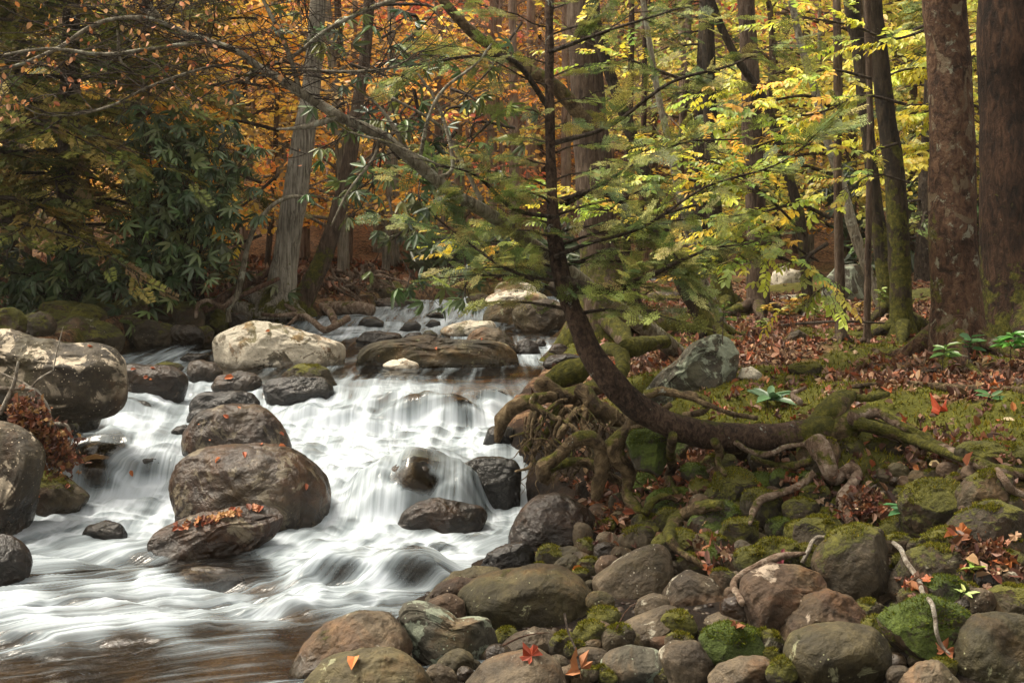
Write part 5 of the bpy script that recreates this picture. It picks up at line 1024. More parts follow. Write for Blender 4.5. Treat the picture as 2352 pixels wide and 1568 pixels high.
# ------------------------------------------------------------------ left hemlocks
def hemlock(label, px, Y, h, nb, Lm, cols, seed, zlow=.25, ss=.26):
    q = random.Random(seed); L = gl(px, Y); t = thing('hemlock_tree', label, 'tree', L, 'dark hemlocks on the left bank'); L = np.array(L)
    P = np.array([[0, 0, -.2], [.05, 0, h*.35], [.1, .05, h*.7], [.1, 0, h]])+L; r = np.array([.12, .1, .06, .01])
    wa = Acc(); fa = Acc(); tube(wa, P, r, 10, 6, .06, seed)
    hemlock_boughs(wa, fa, P, r, nb, lambda t_, az: Lm*(1.05-.6*t_), zlow/h, .98, lambda b, t_: q.uniform(0, 6.28), cols, SPC, ss, droop=.38, dens=.5, sub=.36, q=q, up=.05)
    wood('trunk', wa, 'twig', t, tuple(L), 0); fa.build('crown', NM, t, tuple(L), smooth=False); return t
HL = [(.17, .18, .04), (.12, .14, .04), (.22, .22, .045), (.09, .11, .035), (.27, .22, .06), (.2, .14, .06), (.24, .19, .05)]
hemlock('dark hemlock nearest the left edge, sweeping low over the mossy stones', -60, 11.6, 6.5, 84, 2.3, HL, 3, 1.15)
hemlock('dark hemlock second from the left edge behind the nearest one', 150, 13.2, 7.0, 90, 2.0, HL, 4, 1.1)
hemlock('dark hemlock behind the rhododendron on the left bank', 320, 15.0, 6.5, 70, 1.6, HL, 5, 1.4)
hemlock('tall hemlock at the far left behind the others', 20, 16.5, 8, 80, 2.6, HL, 6, .6)
hemlock('small young hemlock standing in the trees right of the pole trunks', 2120, 15, 3.6, 30, 1.0, HG, 7, .5, .2)
hemlock('thin hemlock behind the yellow-green leaves on the right', 1600, 14.5, 5, 34, 1.1, HG, 8, 1.3, .2)
# ------------------------------------------------------------------ rhododendrons
def rhodo(label, spots, px, Y, cols, size, branches=True, mat=RH, name='rhododendron', nper=9, spread=.16, cat='bush', down=.0):
    L = gl(px, Y); t = thing(name, label, cat, L); wa = Acc(); fa = Acc(); pos = []; L0 = np.array(L)
    for (x, y, Yq) in spots:
        p = at(x, y, Yq); base = L0+[rnd.uniform(-.25, .25), rnd.uniform(-.2, .2), 0] if branches else p+[rnd.uniform(-.3, .3), .2, rnd.uniform(.1, .5)]
        mid = base*.45+p*.55+rs.normal(0, .08, 3)+[0, 0, .1]; tube(wa, [base, mid, p], [.012, .007, .003], 4, 5, 0, 0, False)
        for _ in range(nper):
            e = p+rs.normal(0, spread, 3); tube(wa, [mid*.3+p*.7, (p+e)/2, e], [.004, .003, .0015], 3, 1, 0, 0, False, resample=False); pos.append(e)
    pos = np.array(pos); n_ = len(pos); z = np.array([0, -.35, 1.])+rs.normal(0, .4, (n_, 3))
    scat_multi(fa, WH, pos, rotm(rs.normal(0, 1, (n_, 3)), z), size*rs.uniform(.75, 1.2, n_), pick(cols, n_, .3))
    wood('stem', wa, 'twig', t, L, 0); fa.build('foliage', mat, t, L, smooth=True); return t
RC = [(.075, .12, .05), (.09, .14, .052), (.12, .17, .06), (.055, .09, .042), (.15, .19, .07)]
sp = [(rnd.gauss(430, 70), rnd.uniform(270, 640), rnd.uniform(12.1, 12.9)) for _ in range(26)]+[(rnd.gauss(390, 60), rnd.uniform(400, 620), 12.2) for _ in range(14)]+[(x, y, 12.1) for x, y in [(330,290),(350,330),(410,350),(460,420),(500,480),(530,520),(430,590),(470,600),(390,640)]]
rhodo('tall rhododendron with dark drooping leaves between the hemlocks and the grey tree', sp, 410, 12.7, RC, .14)
sp = [(rnd.uniform(-60, 330), rnd.uniform(590, 690), rnd.uniform(12.1, 12.9)) for _ in range(34)]+[(320,695,12.0),(335,700,12.0)]
rhodo('low rhododendron spreading over the mossy stones on the far left', sp, 170, 12.8, RC, .14)
sp = [(x+rnd.uniform(-20, 20), y+rnd.uniform(-20, 20), 7.3+rnd.uniform(-.3, .4)) for x, y in [(860,180),(880,120),(930,90),(840,230),(900,260),(960,300),(880,420),(850,470),(830,400),(900,500),(960,470),(1000,440),(1040,500),(1080,330),(1120,260),(1050,230),(990,520),(1000,640),(960,672),(1060,690),(860,60),(780,330),(700,20),(760,60),(720,40),(940,200),(1010,330),(920,380),(1140,180)]]
rhodo('rhododendron with long leaves hanging over the middle of the stream', sp, 1290, 8.0, [(.05, .085, .03), (.07, .115, .035), (.10, .13, .035), (.04, .07, .03), (.13, .15, .04)], .095, False, nper=5, spread=.12)
rhodo('dim rhododendron thicket behind the stream bend in the centre', [(rnd.uniform(960, 1330), rnd.uniform(540, 640), rnd.uniform(16, 18)) for _ in range(30)], 1150, 17.5, [(.05, .07, .03), (.06, .09, .035)], .2, True)
rhodo('dim rhododendron behind the sycamore and the mossy stems', [(rnd.uniform(1900, 2330), rnd.uniform(420, 640), rnd.uniform(16, 18)) for _ in range(26)], 2150, 17.5, [(.04, .06, .03), (.05, .08, .035)], .2, True)
# ------------------------------------------------------------------ beech sprays with yellow-green leaves
def beech(label, limbs, cols, size, loc, nt_=26, bark='twig', flat=.25, sub=.45):
    t = thing('beech_tree', label, 'tree', loc); wa = Acc(); fa = Acc(); Fp = []; Fx = []; Fz = []
    for pts in limbs:
        wa = Acc(); P, r = screen(pts); tube(wa, P, r, 6, 5, .03, 0, False); C_ = cr(P, 10); Tn = unit(np.gradient(C_, axis=0)); Lb = np.linalg.norm(P[-1]-P[0])
        for j in range(int(nt_*Lb/1.2)):
            ii = rnd.randrange(int(len(C_)*.25), len(C_)); sgn = rnd.choice([-1, 1]); dd = unit(Tn[ii]*.9+np.cross([0, .2, 1.], Tn[ii])*sgn*.8+[0, 0, rnd.uniform(-.2, .1)]); l2 = rnd.uniform(.12, sub)
            e = C_[ii]+dd*l2; tube(wa, [C_[ii], (C_[ii]+e)/2+[0, 0, .01], e], [.003, .002, .001], 3, 1, 0, 0, False, resample=False)
            for f_ in np.linspace(.3, 1, max(1, int(l2/.13))): Fp.append(C_[ii]+(e-C_[ii])*f_); Fx.append(unit(dd+rs.normal(0, .35, 3)*[1, 1, .4])); Fz.append(np.array([0, -.3, 1.])+rs.normal(0, .2, 3))
        wood('limb', wa, bark, t, loc, 0)
    Fp, Fx, Fz = map(np.array, (Fp, Fx, Fz)); scat_multi(fa, TW, Fp, rotm(Fx, Fz), size*rs.uniform(.75, 1.25, len(Fp)), pick(cols, len(Fp), .3))
    fa.build('crown', LM, t, loc, smooth=False); return t
BY = [(.42, .5, .07), (.5, .52, .06), (.3, .4, .08), (.6, .52, .07), (.26, .34, .08), (.65, .42, .07)]
beech('beech sapling with layered yellow-green leaves arching left of the thin poles', [
 [(1900,560,8.6,5),(1820,600,8.4,4),(1740,560,8.3,3),(1650,560,8.2,2)],[(1905,500,8.6,5),(1830,470,8.4,4),(1740,490,8.3,3),(1640,500,8.2,2)],[(1900,560,8.6,4),(1850,600,8.4,3),(1900,640,8.3,2),(1890,670,8.2,1)],
 [(1910,400,8.6,5),(1830,380,8.4,4),(1720,400,8.3,3),(1640,430,8.2,2)],[(1915,300,8.7,5),(1860,330,8.5,4),(1790,320,8.4,3),(1680,360,8.3,2)],[(1880,600,8.5,3),(1800,560,8.4,3),(1720,600,8.2,2),(1620,600,8.1,1)],
 [(1915,250,8.7,5),(1850,220,8.5,4),(1750,240,8.4,3),(1650,280,8.3,2)],[(1850,540,8.3,3),(1760,450,8.1,3),(1660,380,8.,2),(1500,330,7.9,1)]], BY, .155, gl(1910, 8.8), 34)
beech('thin beech limbs with pale green leaves showing through the hemlock', [
 [(1620,420,8.,4),(1540,410,7.9,3),(1430,440,7.8,2),(1300,450,7.8,1)],[(1600,470,8.,4),(1480,500,7.9,3),(1380,480,7.8,2)],[(1300,610,7.6,3),(1220,560,7.6,3),(1140,560,7.5,2),(1060,550,7.5,1)],[(1300,620,7.6,3),(1230,600,7.6,3),(1170,600,7.5,2)],[(1560,180,8.,4),(1480,150,7.9,3),(1400,120,7.8,2),(1330,90,7.8,1)]], BY, .15, gl(1600, 8.6), 22)
beech('beech with greenish and orange leaves in front of the mossy stems', [
 [(2150,60,8.8,4),(2050,90,8.7,3),(1960,60,8.6,3),(1850,40,8.5,2)],[(2000,180,8.7,4),(1900,160,8.6,3),(1800,190,8.5,3),(1650,200,8.4,2)],[(2080,240,8.7,4),(1980,220,8.6,3),(1880,260,8.5,3),(1780,270,8.4,2)],[(2060,330,8.7,4),(1980,350,8.6,3),(1920,340,8.5,2)],[(2090,420,8.7,3),(2010,400,8.6,2),(1950,430,8.5,1)]], BY[:4]+[(.35, .36, .08), (.7, .38, .07)], .155, gl(2090, 9.2), 20)
beech('bright yellow beech between the mossy stems and the sycamore', [
 [(2260,120,13,4),(2180,150,12.8,3),(2080,160,12.6,3),(2030,180,12.5,2)],[(2330,60,13,4),(2250,90,12.8,3),(2200,110,12.6,3)],[(2280,250,13,4),(2190,240,12.8,3),(2090,270,12.6,2)],[(2260,340,13,4),(2180,330,12.8,3),(2080,370,12.6,2)],[(2300,200,13,4),(2250,220,12.8,3)],[(2120,60,13,4),(2060,90,12.8,3)]], [(.6, .58, .08), (.52, .55, .08), (.66, .56, .08)], .22, gl(2290, 13.4), 30, sub=.7)
beech('slender tree with rows of small gold leaves left of the tall grey tree', [
 [(640,300,14.5,5),(560,280,14.3,4),(470,270,14.,3),(400,290,13.8,2)],[(600,420,14.5,4),(520,390,14.3,3),(460,370,14.,2)],[(640,400,14.8,4),(560,470,14.5,3),(500,500,14.2,2)],[(620,200,14.5,4),(520,190,14.3,3),(420,230,14.,2)],[(450,60,14.,4),(560,40,14,3),(650,60,14,2)],[(400,100,14.,4),(480,80,14,3),(560,110,14,2)],[(600,540,15,4),(540,560,14.8,3),(500,540,14.6,2)]], [(.8, .5, .05), (.85, .42, .05), (.75, .55, .07)], .26, gl(620, 15), 26, sub=.8)
# ------------------------------------------------------------------ fallen leaves
def star_leaf(seed=0, curl=.25):
    q = random.Random(seed); V = [[0, 0, 0]]; n = 15
    for i in range(n):
        a_ = R(-150)+R(300)*i/(n-1); rr = (1., .62, .8, .5)[0] if False else (.5+.5*abs(math.cos(a_*.5)))*(1.0 if i % 3 == 1 else .58 if i % 3 == 0 else .72)*q.uniform(.85, 1.1)
        V.append([math.cos(a_)*rr*.55, math.sin(a_)*rr*.6, curl*rr*q.uniform(-.3, 1.2)])
    return np.array(V), [np.array([[0, i+1, i+2] for i in range(n-1)])]
SL = [star_leaf(i, .2+.2*i) for i in range(4)]; CL = [oval_leaf(.3, .16, .3), oval_leaf(.24, .22, -.3)]
LC = [(.09, .045, .028), (.12, .065, .04), (.14, .055, .03), (.2, .09, .05), (.26, .15, .09), (.11, .05, .03), (.27, .085, .03), (.32, .2, .12), (.08, .038, .025), (.2, .065, .03), (.06, .03, .02)]
def litter(pts, size, col=LC, nm='leaf_litter', label='', lift=.012):
    P = np.array(pts); n_ = len(P); e = .02
    gx = (ground_z(P[:, 0]+e, P[:, 1])-ground_z(P[:, 0]-e, P[:, 1]))/(2*e); gy = (ground_z(P[:, 0], P[:, 1]+e)-ground_z(P[:, 0], P[:, 1]-e))/(2*e)
    z = unit(np.stack([-gx, -gy, np.ones(n_)], 1))+rs.normal(0, .38, (n_, 3)); P = P+[0, 0, 0]; P[:, 2] += rs.uniform(0, lift, n_)
    a = Acc(); scat_multi(a, SL+CL+CL, P, rotm(rs.normal(0, 1, (n_, 3)), z), size*rs.uniform(.6, 1.2, n_), pick(col, n_, .3))
    return tag(a.build(nm, DL, None, (0, 0, 0), smooth=False), label, 'fallen leaves', None, 'stuff')
pts = []
while len(pts) < 26000:
    Y = math.exp(rnd.uniform(math.log(5.9), math.log(16))); x = rnd.uniform(-.02, .62)*Y
    if x < float(XR(np.array([Y])))+.1: continue
    pts.append((x, Y))
P = np.array(pts); gz_ = ground_z(P[:, 0], P[:, 1]); mo = moss_at(P[:, 0], P[:, 1])
keep = (gz_ > .5)*(rs.uniform(0, 1, len(P)) > mo*.90) | (gz_ <= .5)*(rs.uniform(0, 1, len(P)) > .75); P = P[keep]; gz_ = gz_[keep]
litter(np.stack([P[:, 0], P[:, 1], gz_+.004], 1), .062, label='red-brown leaf litter covering the right bank')
def patch(cx_, cy_, w_, h_, n_): return [(rnd.gauss(cx_, w_/2.5), rnd.gauss(cy_, h_/2.5)) for _ in range(n_)]
pk = patch(1410,1190,110,110,420)+patch(1800,1130,160,70,160)+patch(1990,1200,110,40,220)+patch(2230,1070,200,60,200)+patch(2110,1385,60,50,40)+patch(1600,1100,70,80,140)+patch(2250,1310,90,60,120)+patch(1540,1150,80,60,160)+patch(1650,1320,60,40,50)+patch(2300,1350,60,60,80)+patch(1600,1290,60,50,60)
q_ = [pt(x, y, .03) for x, y in pk if y < 1500]
q_ = [p for p in q_ if p[1] < 12 and float(XR(np.array([p[1]])))-.05 < p[0]]
litter(q_, .058, label='dry leaves drifted between the bank boulders', lift=.08)
pts = []
while len(pts) < 5000:
    Y = rnd.uniform(12.4, 20); x = rnd.uniform(-.5, .0)*Y
    if x > float(XL(np.array([Y])))-.1: continue
    pts.append((x, Y, float(ground_z(x, Y))+.01))
litter(pts, .13, label='leaf litter on the far left bank')
pb = Acc(); m_ = 1800; xs = []; 
while len(xs) < m_:
    Y = rnd.uniform(4.0, 6.6); x = rnd.uniform(-.15, .5)*Y
    if x > float(XR(np.array([Y])))-.25: xs.append((x, Y))
xs = np.array(xs); zz = ground_z(xs[:, 0], xs[:, 1]); kp = zz < .5; xs = xs[kp]; zz = zz[kp]
V1, F1 = ico(2); V1 = V1*[1, .75, .5]*(1+.25*fbm(V1*1.5, 2, 3))[:, None]
scatter(pb, (V1, [F1]), np.stack([xs[:, 0], xs[:, 1], zz], 1), rotm(rs.normal(0, 1, (len(xs), 3))*[1, 1, .3], rs.normal(0, .4, (len(xs), 3))+[0, 0, 1]), rs.uniform(.006, .026, len(xs))**1.0, pick([(.05, .036, .024), (.03, .02, .014), (.08, .062, .045), (.02, .014, .01)], len(xs), .3))
tag(pb.build('gravel', DL, None, (0, 0, 0)), 'gravel and small pebbles between the cobbles', 'gravel', None, 'stuff')
# leaves caught in the dead twigs at the left
t = thing('dead_branch', 'bare pale twigs with a clump of withered leaves at the left edge', 'branch', tuple(at(60, 1000, 7.0)))
for i, pts in enumerate([[(-40,890,6.9,6),(20,892,6.9,5),(70,892,6.9,6),(95,915,6.9,6),(110,940,6.9,5),(116,968,6.9,4)],[(0,950,6.8,6),(15,920,6.8,6),(32,880,6.8,5),(42,830,6.8,3)],[(70,892,6.9,3),(90,870,6.9,3),(122,850,6.9,1.5)],[(-20,845,6.9,2),(20,865,6.9,3),(55,880,6.9,3),(70,892,6.9,3)],
  [(55,1000,6.8,4),(75,980,6.8,5),(110,975,6.8,5),(150,975,6.8,4),(162,1000,6.8,3),(160,1030,6.8,2)],[(116,968,6.9,2),(122,990,6.85,2)],[(122,850,6.9,1.5),(135,790,6.9,1.5),(145,750,6.9,1)],[(55,880,6.9,2),(62,920,6.9,2),(50,960,6.9,1.5)]]): root(pts, t, 'palewood', tuple(t.location), 'branch', .05, 0, 7, i)
a = Acc(); c_ = np.array([at(rnd.gauss(50+s_*100, 20), 940+s_*120+rnd.gauss(0, 22), 6.85+rnd.uniform(-.12, .12)) for s_ in [rnd.random() for _ in range(900)]])
scat_multi(a, SL+CL, c_, rotm(rs.normal(0, 1, c_.shape), rs.normal(0, 1, c_.shape)), rs.uniform(.03, .06, len(c_)), pick([(.17, .06, .025), (.11, .04, .02), (.24, .13, .05), (.07, .03, .02)], len(c_), .3))
a.build('withered_leaf', DL, t, tuple(t.location), smooth=False)['kind'] = 'stuff'
# ------------------------------------------------------------------ things dropped onto surfaces: exact heights by ray casting
bpy.context.view_layer.update(); dg = bpy.context.evaluated_depsgraph_get()
def cast(px, row, skip=('water',)):
    o_ = Vector((0, 0, H)); d = Vector(((px-CX)/F, 1, -(row-HZ)/F)).normalized(); st = o_.copy()
    for _ in range(30):
        ok, p, nr, idx, ob, _m = S.ray_cast(dg, st, d)
        if not ok: return None, None, None
        if ob.name.split('.')[0] in ('crown', 'foliage', 'limb', 'twig', 'branch', 'withered_leaf', 'stem', 'leaf_litter', 'hair_root'): st = p+d*.01; continue
        return np.array(p), np.array(nr), ob
    return None, None, None
def leaf_obj(label, px, row, size, col, star=True, group=None, curl=0, yaw=None):
    p, nr, ob = cast(px, row)
    if p is None: return
    if nr[2] < 0: nr = -nr
    a = Acc(); ya = yaw or rnd.uniform(0, 6); x = np.array([math.cos(ya), math.sin(ya), 0]); x = (x-nr*np.dot(x, nr))[None]; V, Fl = (SL[curl] if star else CL[0])
    scatter(a, (V, Fl), np.array([p+nr*.008]), rotm(x, np.array([nr])), size, np.array([col]))
    tag(a.build('leaf', DL, None, tuple(p), smooth=False), label, 'leaf', group)
leaf_obj('big curled red maple leaf on the smooth grey dome at the bottom', 1222, 1508, .095, (.22, .04, .018), curl=1, yaw=2)
leaf_obj('dry orange maple leaf lying between the cobbles at the bottom', 1330, 1537, .12, (.34, .15, .07), curl=2)
leaf_obj('curled brown leaf on top of the green-faced boulder', 1690, 1437, .07, (.2, .08, .04), curl=1)
leaf_obj('orange maple leaf against the corner boulder', 2168, 1498, .09, (.3, .11, .05), curl=1)
leaf_obj('small orange leaf on the rounded dark rock at the left fall', 537, 866, .07, (.42, .13, .05), False)
leaf_obj('bright red leaf lying among the litter on the right bank', 2355*.0+2160, 947, .13, (.34, .06, .025), curl=2)
leaf_obj('orange leaf on the mossy-spotted stone at the bottom left of the heap', 815, 1512, .07, (.5, .2, .08), False)
leaf_obj('brown leaf on the square-topped mossy boulder at the right', 2210, 1222, .09, (.38, .14, .05), curl=1)
leaf_obj('orange leaf floating in the little backwater', 1345, 1305, .07, (.55, .18, .04), False)
leaf_obj('purple leaf on the moss left of the egg-shaped boulder', 1795, 1277, .10, (.14, .03, .04), curl=1)
for i in range(46):
    s_ = rnd.random(); x, y = 405+s_*200, 1204-s_*48+rnd.uniform(0, 8)
    leaf_obj('orange or red leaf in the strip along the long dark slab', x, y+3, rnd.uniform(.035, .055), [(.32, .12, .045), (.22, .06, .03), (.36, .19, .07), (.14, .05, .03)][i % 4], i % 2 == 0, 'leaves stuck along the top of the long dark slab')
for i, (x, y) in enumerate([(640,1026),(560,1040),(508,1052),(600,1024),(468,975),(525,960),(470,1010),(330,868),(355,872),(300,850),(362,880),(345,848),(545,935),(700,1110),(140,1090),(158,1112),(90,1130),(200,798),(880,815),(1000,800),(620,760),(1110,780),(300,1080),(640,995)]):
    leaf_obj('tiny orange leaf stuck on a stream boulder', x, y, .04, [(.42, .14, .05), (.34, .10, .05)][i % 2], False, 'tiny leaves stuck on the stream boulders')
# ------------------------------------------------------------------ sticks and small plants
def stick(label, pts, mat, dz=.02, name='stick'):
    P = []; r = []
    for x, y, r_ in pts:
        p, nr, ob = cast(x, y); p = p if p is not None else pt(x, y); P.append(p); r.append(r_/F*p[1])
    P = np.array(P); Ys = P[:, 1]; Ysm = np.minimum.accumulate(Ys[::-1])[::-1] if False else Ys
    for i in range(len(P)): P[i] = at(pts[i][0], pts[i][1], min(Ysm[i], Ysm[max(0, i-1):i+2].mean())-dz)
    a = Acc(); tube(a, P, r, 8, 6, .08, int(pts[0][0])); V = np.concatenate(a.V)
    return tag(build(name, V, [np.concatenate(f) for f in a.F.values()], BM[mat], None, tuple(P.mean(0)), None, {'mossw': np.zeros(len(V))}), label, 'stick')
def root_on(pts, par, mat, mw, lift=.02, seed=0):
    P = []
    for x, y, r_ in pts:
        p, nr, ob = cast(x, y); Yc = p[1] if p is not None else hit(x, y); P.append([x, y, Yc, r_])
    Ys = np.array([q[2] for q in P]); Yn = np.minimum(Ys, np.interp(np.arange(len(Ys)), np.arange(len(Ys)), (np.roll(np.pad(Ys, 1, 'edge'), 1)[1:-1]+np.pad(Ys, 1, 'edge')[2:])/2))
    full = [(q[0], q[1], yy-lift-q[3]/F*yy*.3, q[3]) for q, yy in zip(P, Yn)]
    root(full, par, mat, tuple(par.location), mw=mw, seed=seed, seg=12)
root_on([(1872,1012,26),(1890,1045,22),(1903,1078,19),(1914,1100,16),(1936,1086,13),(1956,1074,12),(1969,1087,12),(1956,1112,13),(1940,1142,15),(1942,1168,15),(1953,1203,9)], HT, 'drift', .15, .04, 1)
root_on([(1955,960,15),(2010,948,13),(2065,975,12),(2130,1012,13),(2190,1043,15),(2260,1068,16),(2330,1085,14),(2440,1092,12)], HT, 'drift', .4, .04, 2)
root_on([(2290,1078,8),(2306,1100,9),(2330,1128,9),(2400,1150,7)], HT, 'drift', .1, .04, 3)
root_on([(1960,970,15),(2030,985,14),(2090,1008,14),(2150,1030,11),(2210,1056,6)], HT, 'root', .9, .02, 4)
root_on([(1872,1085,9),(1840,1113,9),(1792,1132,10),(1750,1146,10),(1730,1175,8),(1722,1202,4)], HT, 'drift', .4, .03, 5)
TG = [o for o in S.objects if o.name == 'root_tangle'][0]
root_on([(1660,1160,13),(1610,1165,15),(1570,1182,16),(1546,1205,16),(1538,1235,12),(1560,1266,9),(1600,1290,8),(1626,1312,6)], TG, 'root', .5, .04, 6)
root_on([(1546,1000,10),(1540,1040,11),(1543,1070,12),(1536,1100,10),(1555,1132,5)], TG, 'root', .6, .04, 7)
root_on([(1640,1012,9),(1655,1040,10),(1650,1062,8),(1665,1090,5)], TG, 'root', .5, .04, 8)
root_on([(1690,1015,6),(1720,1035,6),(1765,1042,7),(1810,1025,6),(1860,1020,6)], HT, 'drift', .2, .04, 9)
root_on([(1860,1060,8),(1815,1068,8),(1770,1065,7),(1725,1050,5)], HT, 'root', .6, .03, 10)
root_on([(1480,1180,10),(1500,1150,10),(1530,1140,9),(1560,1150,6)], TG, 'root', .5, .03, 11)
stick('long crooked bare stick lying down over the mossy boulders at the right', [(2052,1246,5),(2070,1262,6),(2082,1290,6),(2110,1330,6),(2120,1362,5.5),(2140,1385,5.5),(2148,1420,5),(2152,1455,4.5),(2165,1485,4),(2182,1502,2.5)], 'palewood', .05)
stick('short white bent stick standing by the egg-shaped mossy boulder', [(1843,1292,5),(1855,1268,5),(1865,1245,5),(1878,1233,4),(1895,1232,3)], 'palewood', .06)
stick('dark driftwood root curling above the brown block', [(1705,1385,8),(1685,1345,8),(1700,1322,8),(1740,1300,9),(1790,1278,9),(1850,1270,4)], 'drift', .06)
stick('thin forked twig rising from the cobbles near the bottom', [(1332,1535,3),(1322,1490,2.5),(1305,1450,2.5),(1297,1410,3)], 'twig', .12)
stick('thin reddish twig between the olive oval boulder and the grey flat rock', [(1155,1482,2.5),(1190,1465,2),(1225,1455,1.5),(1260,1452,1)], 'rotwood', .05)
stick('reddish twig leaning on the slanting cobble', [(1415,1445,1.5),(1430,1415,1.5),(1445,1395,1.2),(1462,1385,1)], 'rotwood', .05)
stick('mossy fallen branch lying across the leaf litter near the sycamore', [(1900,905,4),(1960,888,6),(2060,880,7),(2150,888,9),(2240,895,11),(2360,900,12)], 'root', .02)
stick('thin dead branch on the leaf litter below the sycamore', [(1920,885,3),(1980,872,4),(2060,862,4),(2150,850,3)], 'twig', .02)
stick('thin dead twig crossing the leaves behind the poles', [(1780,748,2),(1850,742,3),(1930,738,3),(2030,742,2)], 'twig', .02)
stick('grey mossy stick among the leaves above the long pale root', [(2070,870,3),(2110,855,3),(2160,845,2)], 'twig', .02)
def sprout(label, px, row, n_, size, cols, h, spread, tpl=None, name='seedling', droop=.3):
    p, nr, ob = cast(px, row); p = p if p is not None else pt(px, row); t = thing(name, label, 'plant', tuple(p)); wa = Acc(); fa = Acc(); V, Fl = tpl or oval_leaf(.16, .04, .15)
    tube(wa, [p, p+[0, -.01, h*.5], p+[.01, -.02, h]], [.004, .003, .002], 5, 3, 0, 0, False)
    for i in range(n_):
        an = i/n_*2*math.pi*2.1+rnd.uniform(-.2, .2); e = p+[.01, -.02, h*(.55+.45*i/n_)]; d = np.array([math.cos(an), math.sin(an)-.1, rnd.uniform(.0, .6)])
        scatter(fa, (V, Fl), np.array([e]), rotm(d[None], np.array([[0, -.3, 1.]])+rs.normal(0, .2, (1, 3))), size*rnd.uniform(.7, 1.1), pick(cols, 1, .25))
        leaf = None
    wood('stem', wa, 'twig', t, tuple(p), 0); fa.build('foliage', RH, t, tuple(p), smooth=True)
RG = [(.075, .14, .07), (.09, .17, .08), (.06, .12, .06)]
sprout('rhododendron seedling with long grey-green leaves on the moss behind the flat trunk', 1762, 935, 14, .17, RG, .07, .1)
sprout('small rhododendron sprout in front of the square mossy boulder', 2066, 1205, 7, .11, [(.07, .18, .07), (.06, .15, .06)], .10, .1)
sprout('three-leaved seedling on the moss near the right edge', 2268, 925, 4, .10, [(.08, .18, .06)], .05, .1)
sprout('leafy green plant at the foot of the massive right trunk', 2320, 850, 34, .13, [(.07, .2, .03), (.09, .23, .04)], .24, .1, oval_leaf(.12, .03, .3))
sprout('dark leafy weed at the foot of the sycamore', 2225, 835, 8, .11, [(.05, .12, .04)], .18, .1, oval_leaf(.3, .03, .2))
sprout('yellowish weed growing left of the sycamore', 2165, 850, 12, .11, [(.12, .2, .04), (.09, .17, .04)], .16, .1, oval_leaf(.18, .03, .3))
sprout('tiny yellow-green seedling on the long mossy-backed boulder', 2225, 1320, 5, .07, [(.25, .34, .06)], .05, .1, oval_leaf(.24, .03, .2))
sprout('pale seedling on the vivid moss stone', 2205, 1375, 5, .06, [(.3, .38, .12)], .04, .1)
for i, (x, y, c) in enumerate([(1700,740,(.5,.4,.05)),(1760,735,(.6,.4,.05)),(1790,740,(.45,.4,.06)),(1830,745,(.35,.4,.06)),(1900,735,(.4,.42,.06)),(1975,730,(.6,.4,.08)),(2020,735,(.3,.4,.08)),(1810,765,(.6,.3,.04)),(1745,775,(.3,.35,.08)),(1660,790,(.2,.3,.06)),(1870,760,(.3,.35,.07))]):
    sprout('low yellowing seedling in the leaf litter behind the standing boulder', x, y, 14, rnd.uniform(.06, .085), [tuple(q*.6 for q in c), tuple(q*.4 for q in c)], rnd.uniform(.12, .3), .1, oval_leaf(.24, .04, .35)); 
for o in S.objects:
    if o.name.startswith('seedling') and 'low yellowing' in o.get('label', ''): o['group'] = 'yellowing seedlings in the leaf litter'
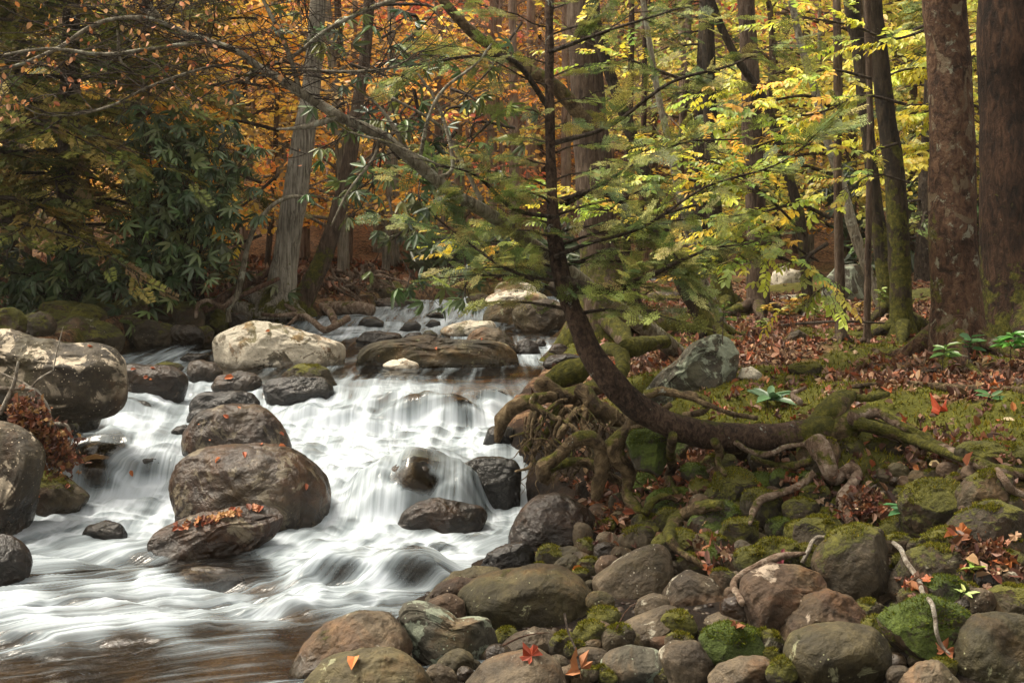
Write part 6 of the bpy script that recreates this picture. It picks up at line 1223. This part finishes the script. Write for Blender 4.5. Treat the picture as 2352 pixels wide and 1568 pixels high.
# ------------------------------------------------------------------ moss tufts on the bank and on mossy stones
mp_, mz_, mc_ = [], [], []
bV, bF = np.array([[0, -.18, 0], [1, 0, .0], [0, .18, 0]]), [np.array([[0, 1, 2]])]
n0 = 0
while n0 < 60000:
    Y = math.exp(rnd.uniform(math.log(5.9), math.log(12))); x = rnd.uniform(.0, .5)*Y; n0 += 1
    mp_.append((x, Y))
P = np.array(mp_); mo = moss_at(P[:, 0], P[:, 1]); g_ = ground_z(P[:, 0], P[:, 1]); kp = (mo > .45)*(g_ > .45)*((P[:, 0] > XR(P[:, 1])+.5)+(g_ > .66))*(rs.uniform(0, 1, len(P)) > .35); P = P[kp]; g_ = g_[kp]; n_ = len(P)
a = Acc(); z = rs.normal(0, .5, (n_, 3))+[0, 0, 1.]; MC = [(.09, .088, .012), (.13, .125, .016), (.19, .17, .024), (.06, .06, .01)]
scatter(a, (bV, bF), np.stack([P[:, 0], P[:, 1], g_-.004], 1), rotm(z, rs.normal(0, 1, (n_, 3))), rs.uniform(.015, .04, n_), pick(MC, n_, .3))
tag(a.build('moss', MT, None, (0, 0, 0), smooth=False), 'tufty yellow-green moss on the right bank', 'moss', None, 'stuff')


for o, c, Pw, Nw, gr, m_ in TUFTS:
    a = Acc(); scatter(a, (bV, bF), Pw-Nw*.004, rotm(Nw+rs.normal(0, .55, (m_, 3)), rs.normal(0, 1, (m_, 3))), rs.uniform(.006, .018, m_), pick([(.045, .06, .008), (.075, .092, .011), (.11, .13, .018)] if gr else MC, m_, .35))
    d = a.build('moss', MT, o, tuple(c), smooth=False); d['kind'] = 'stuff'
# ------------------------------------------------------------------ thin air volume, added to lift the shaded background
hb = bpy.data.meshes.new('added_haze'); x0, x1, y0, y1, z0, z1 = -190, 190, -30, 140, -3.5, 75
hv = [(x, y, z) for x in (x0, x1) for y in (y0, y1) for z in (z0, z1)]
hb.from_pydata(hv, [], [(0, 1, 3, 2), (4, 6, 7, 5), (0, 4, 5, 1), (2, 3, 7, 6), (0, 2, 6, 4), (1, 5, 7, 3)])
hm, t = newmat('haze air'); pv = t.nodes.new('ShaderNodeVolumePrincipled'); pv.inputs['Color'].default_value = (.98, .93, .84, 1); pv.inputs['Density'].default_value = .0006; pv.inputs['Anisotropy'].default_value = .3
mo_ = t.nodes.new('ShaderNodeOutputMaterial'); t.links.new(pv.outputs[0], mo_.inputs['Volume']); hb.materials.append(hm)
ho = bpy.data.objects.new('added_haze', hb); COL.objects.link(ho); ho['kind'] = 'stuff'
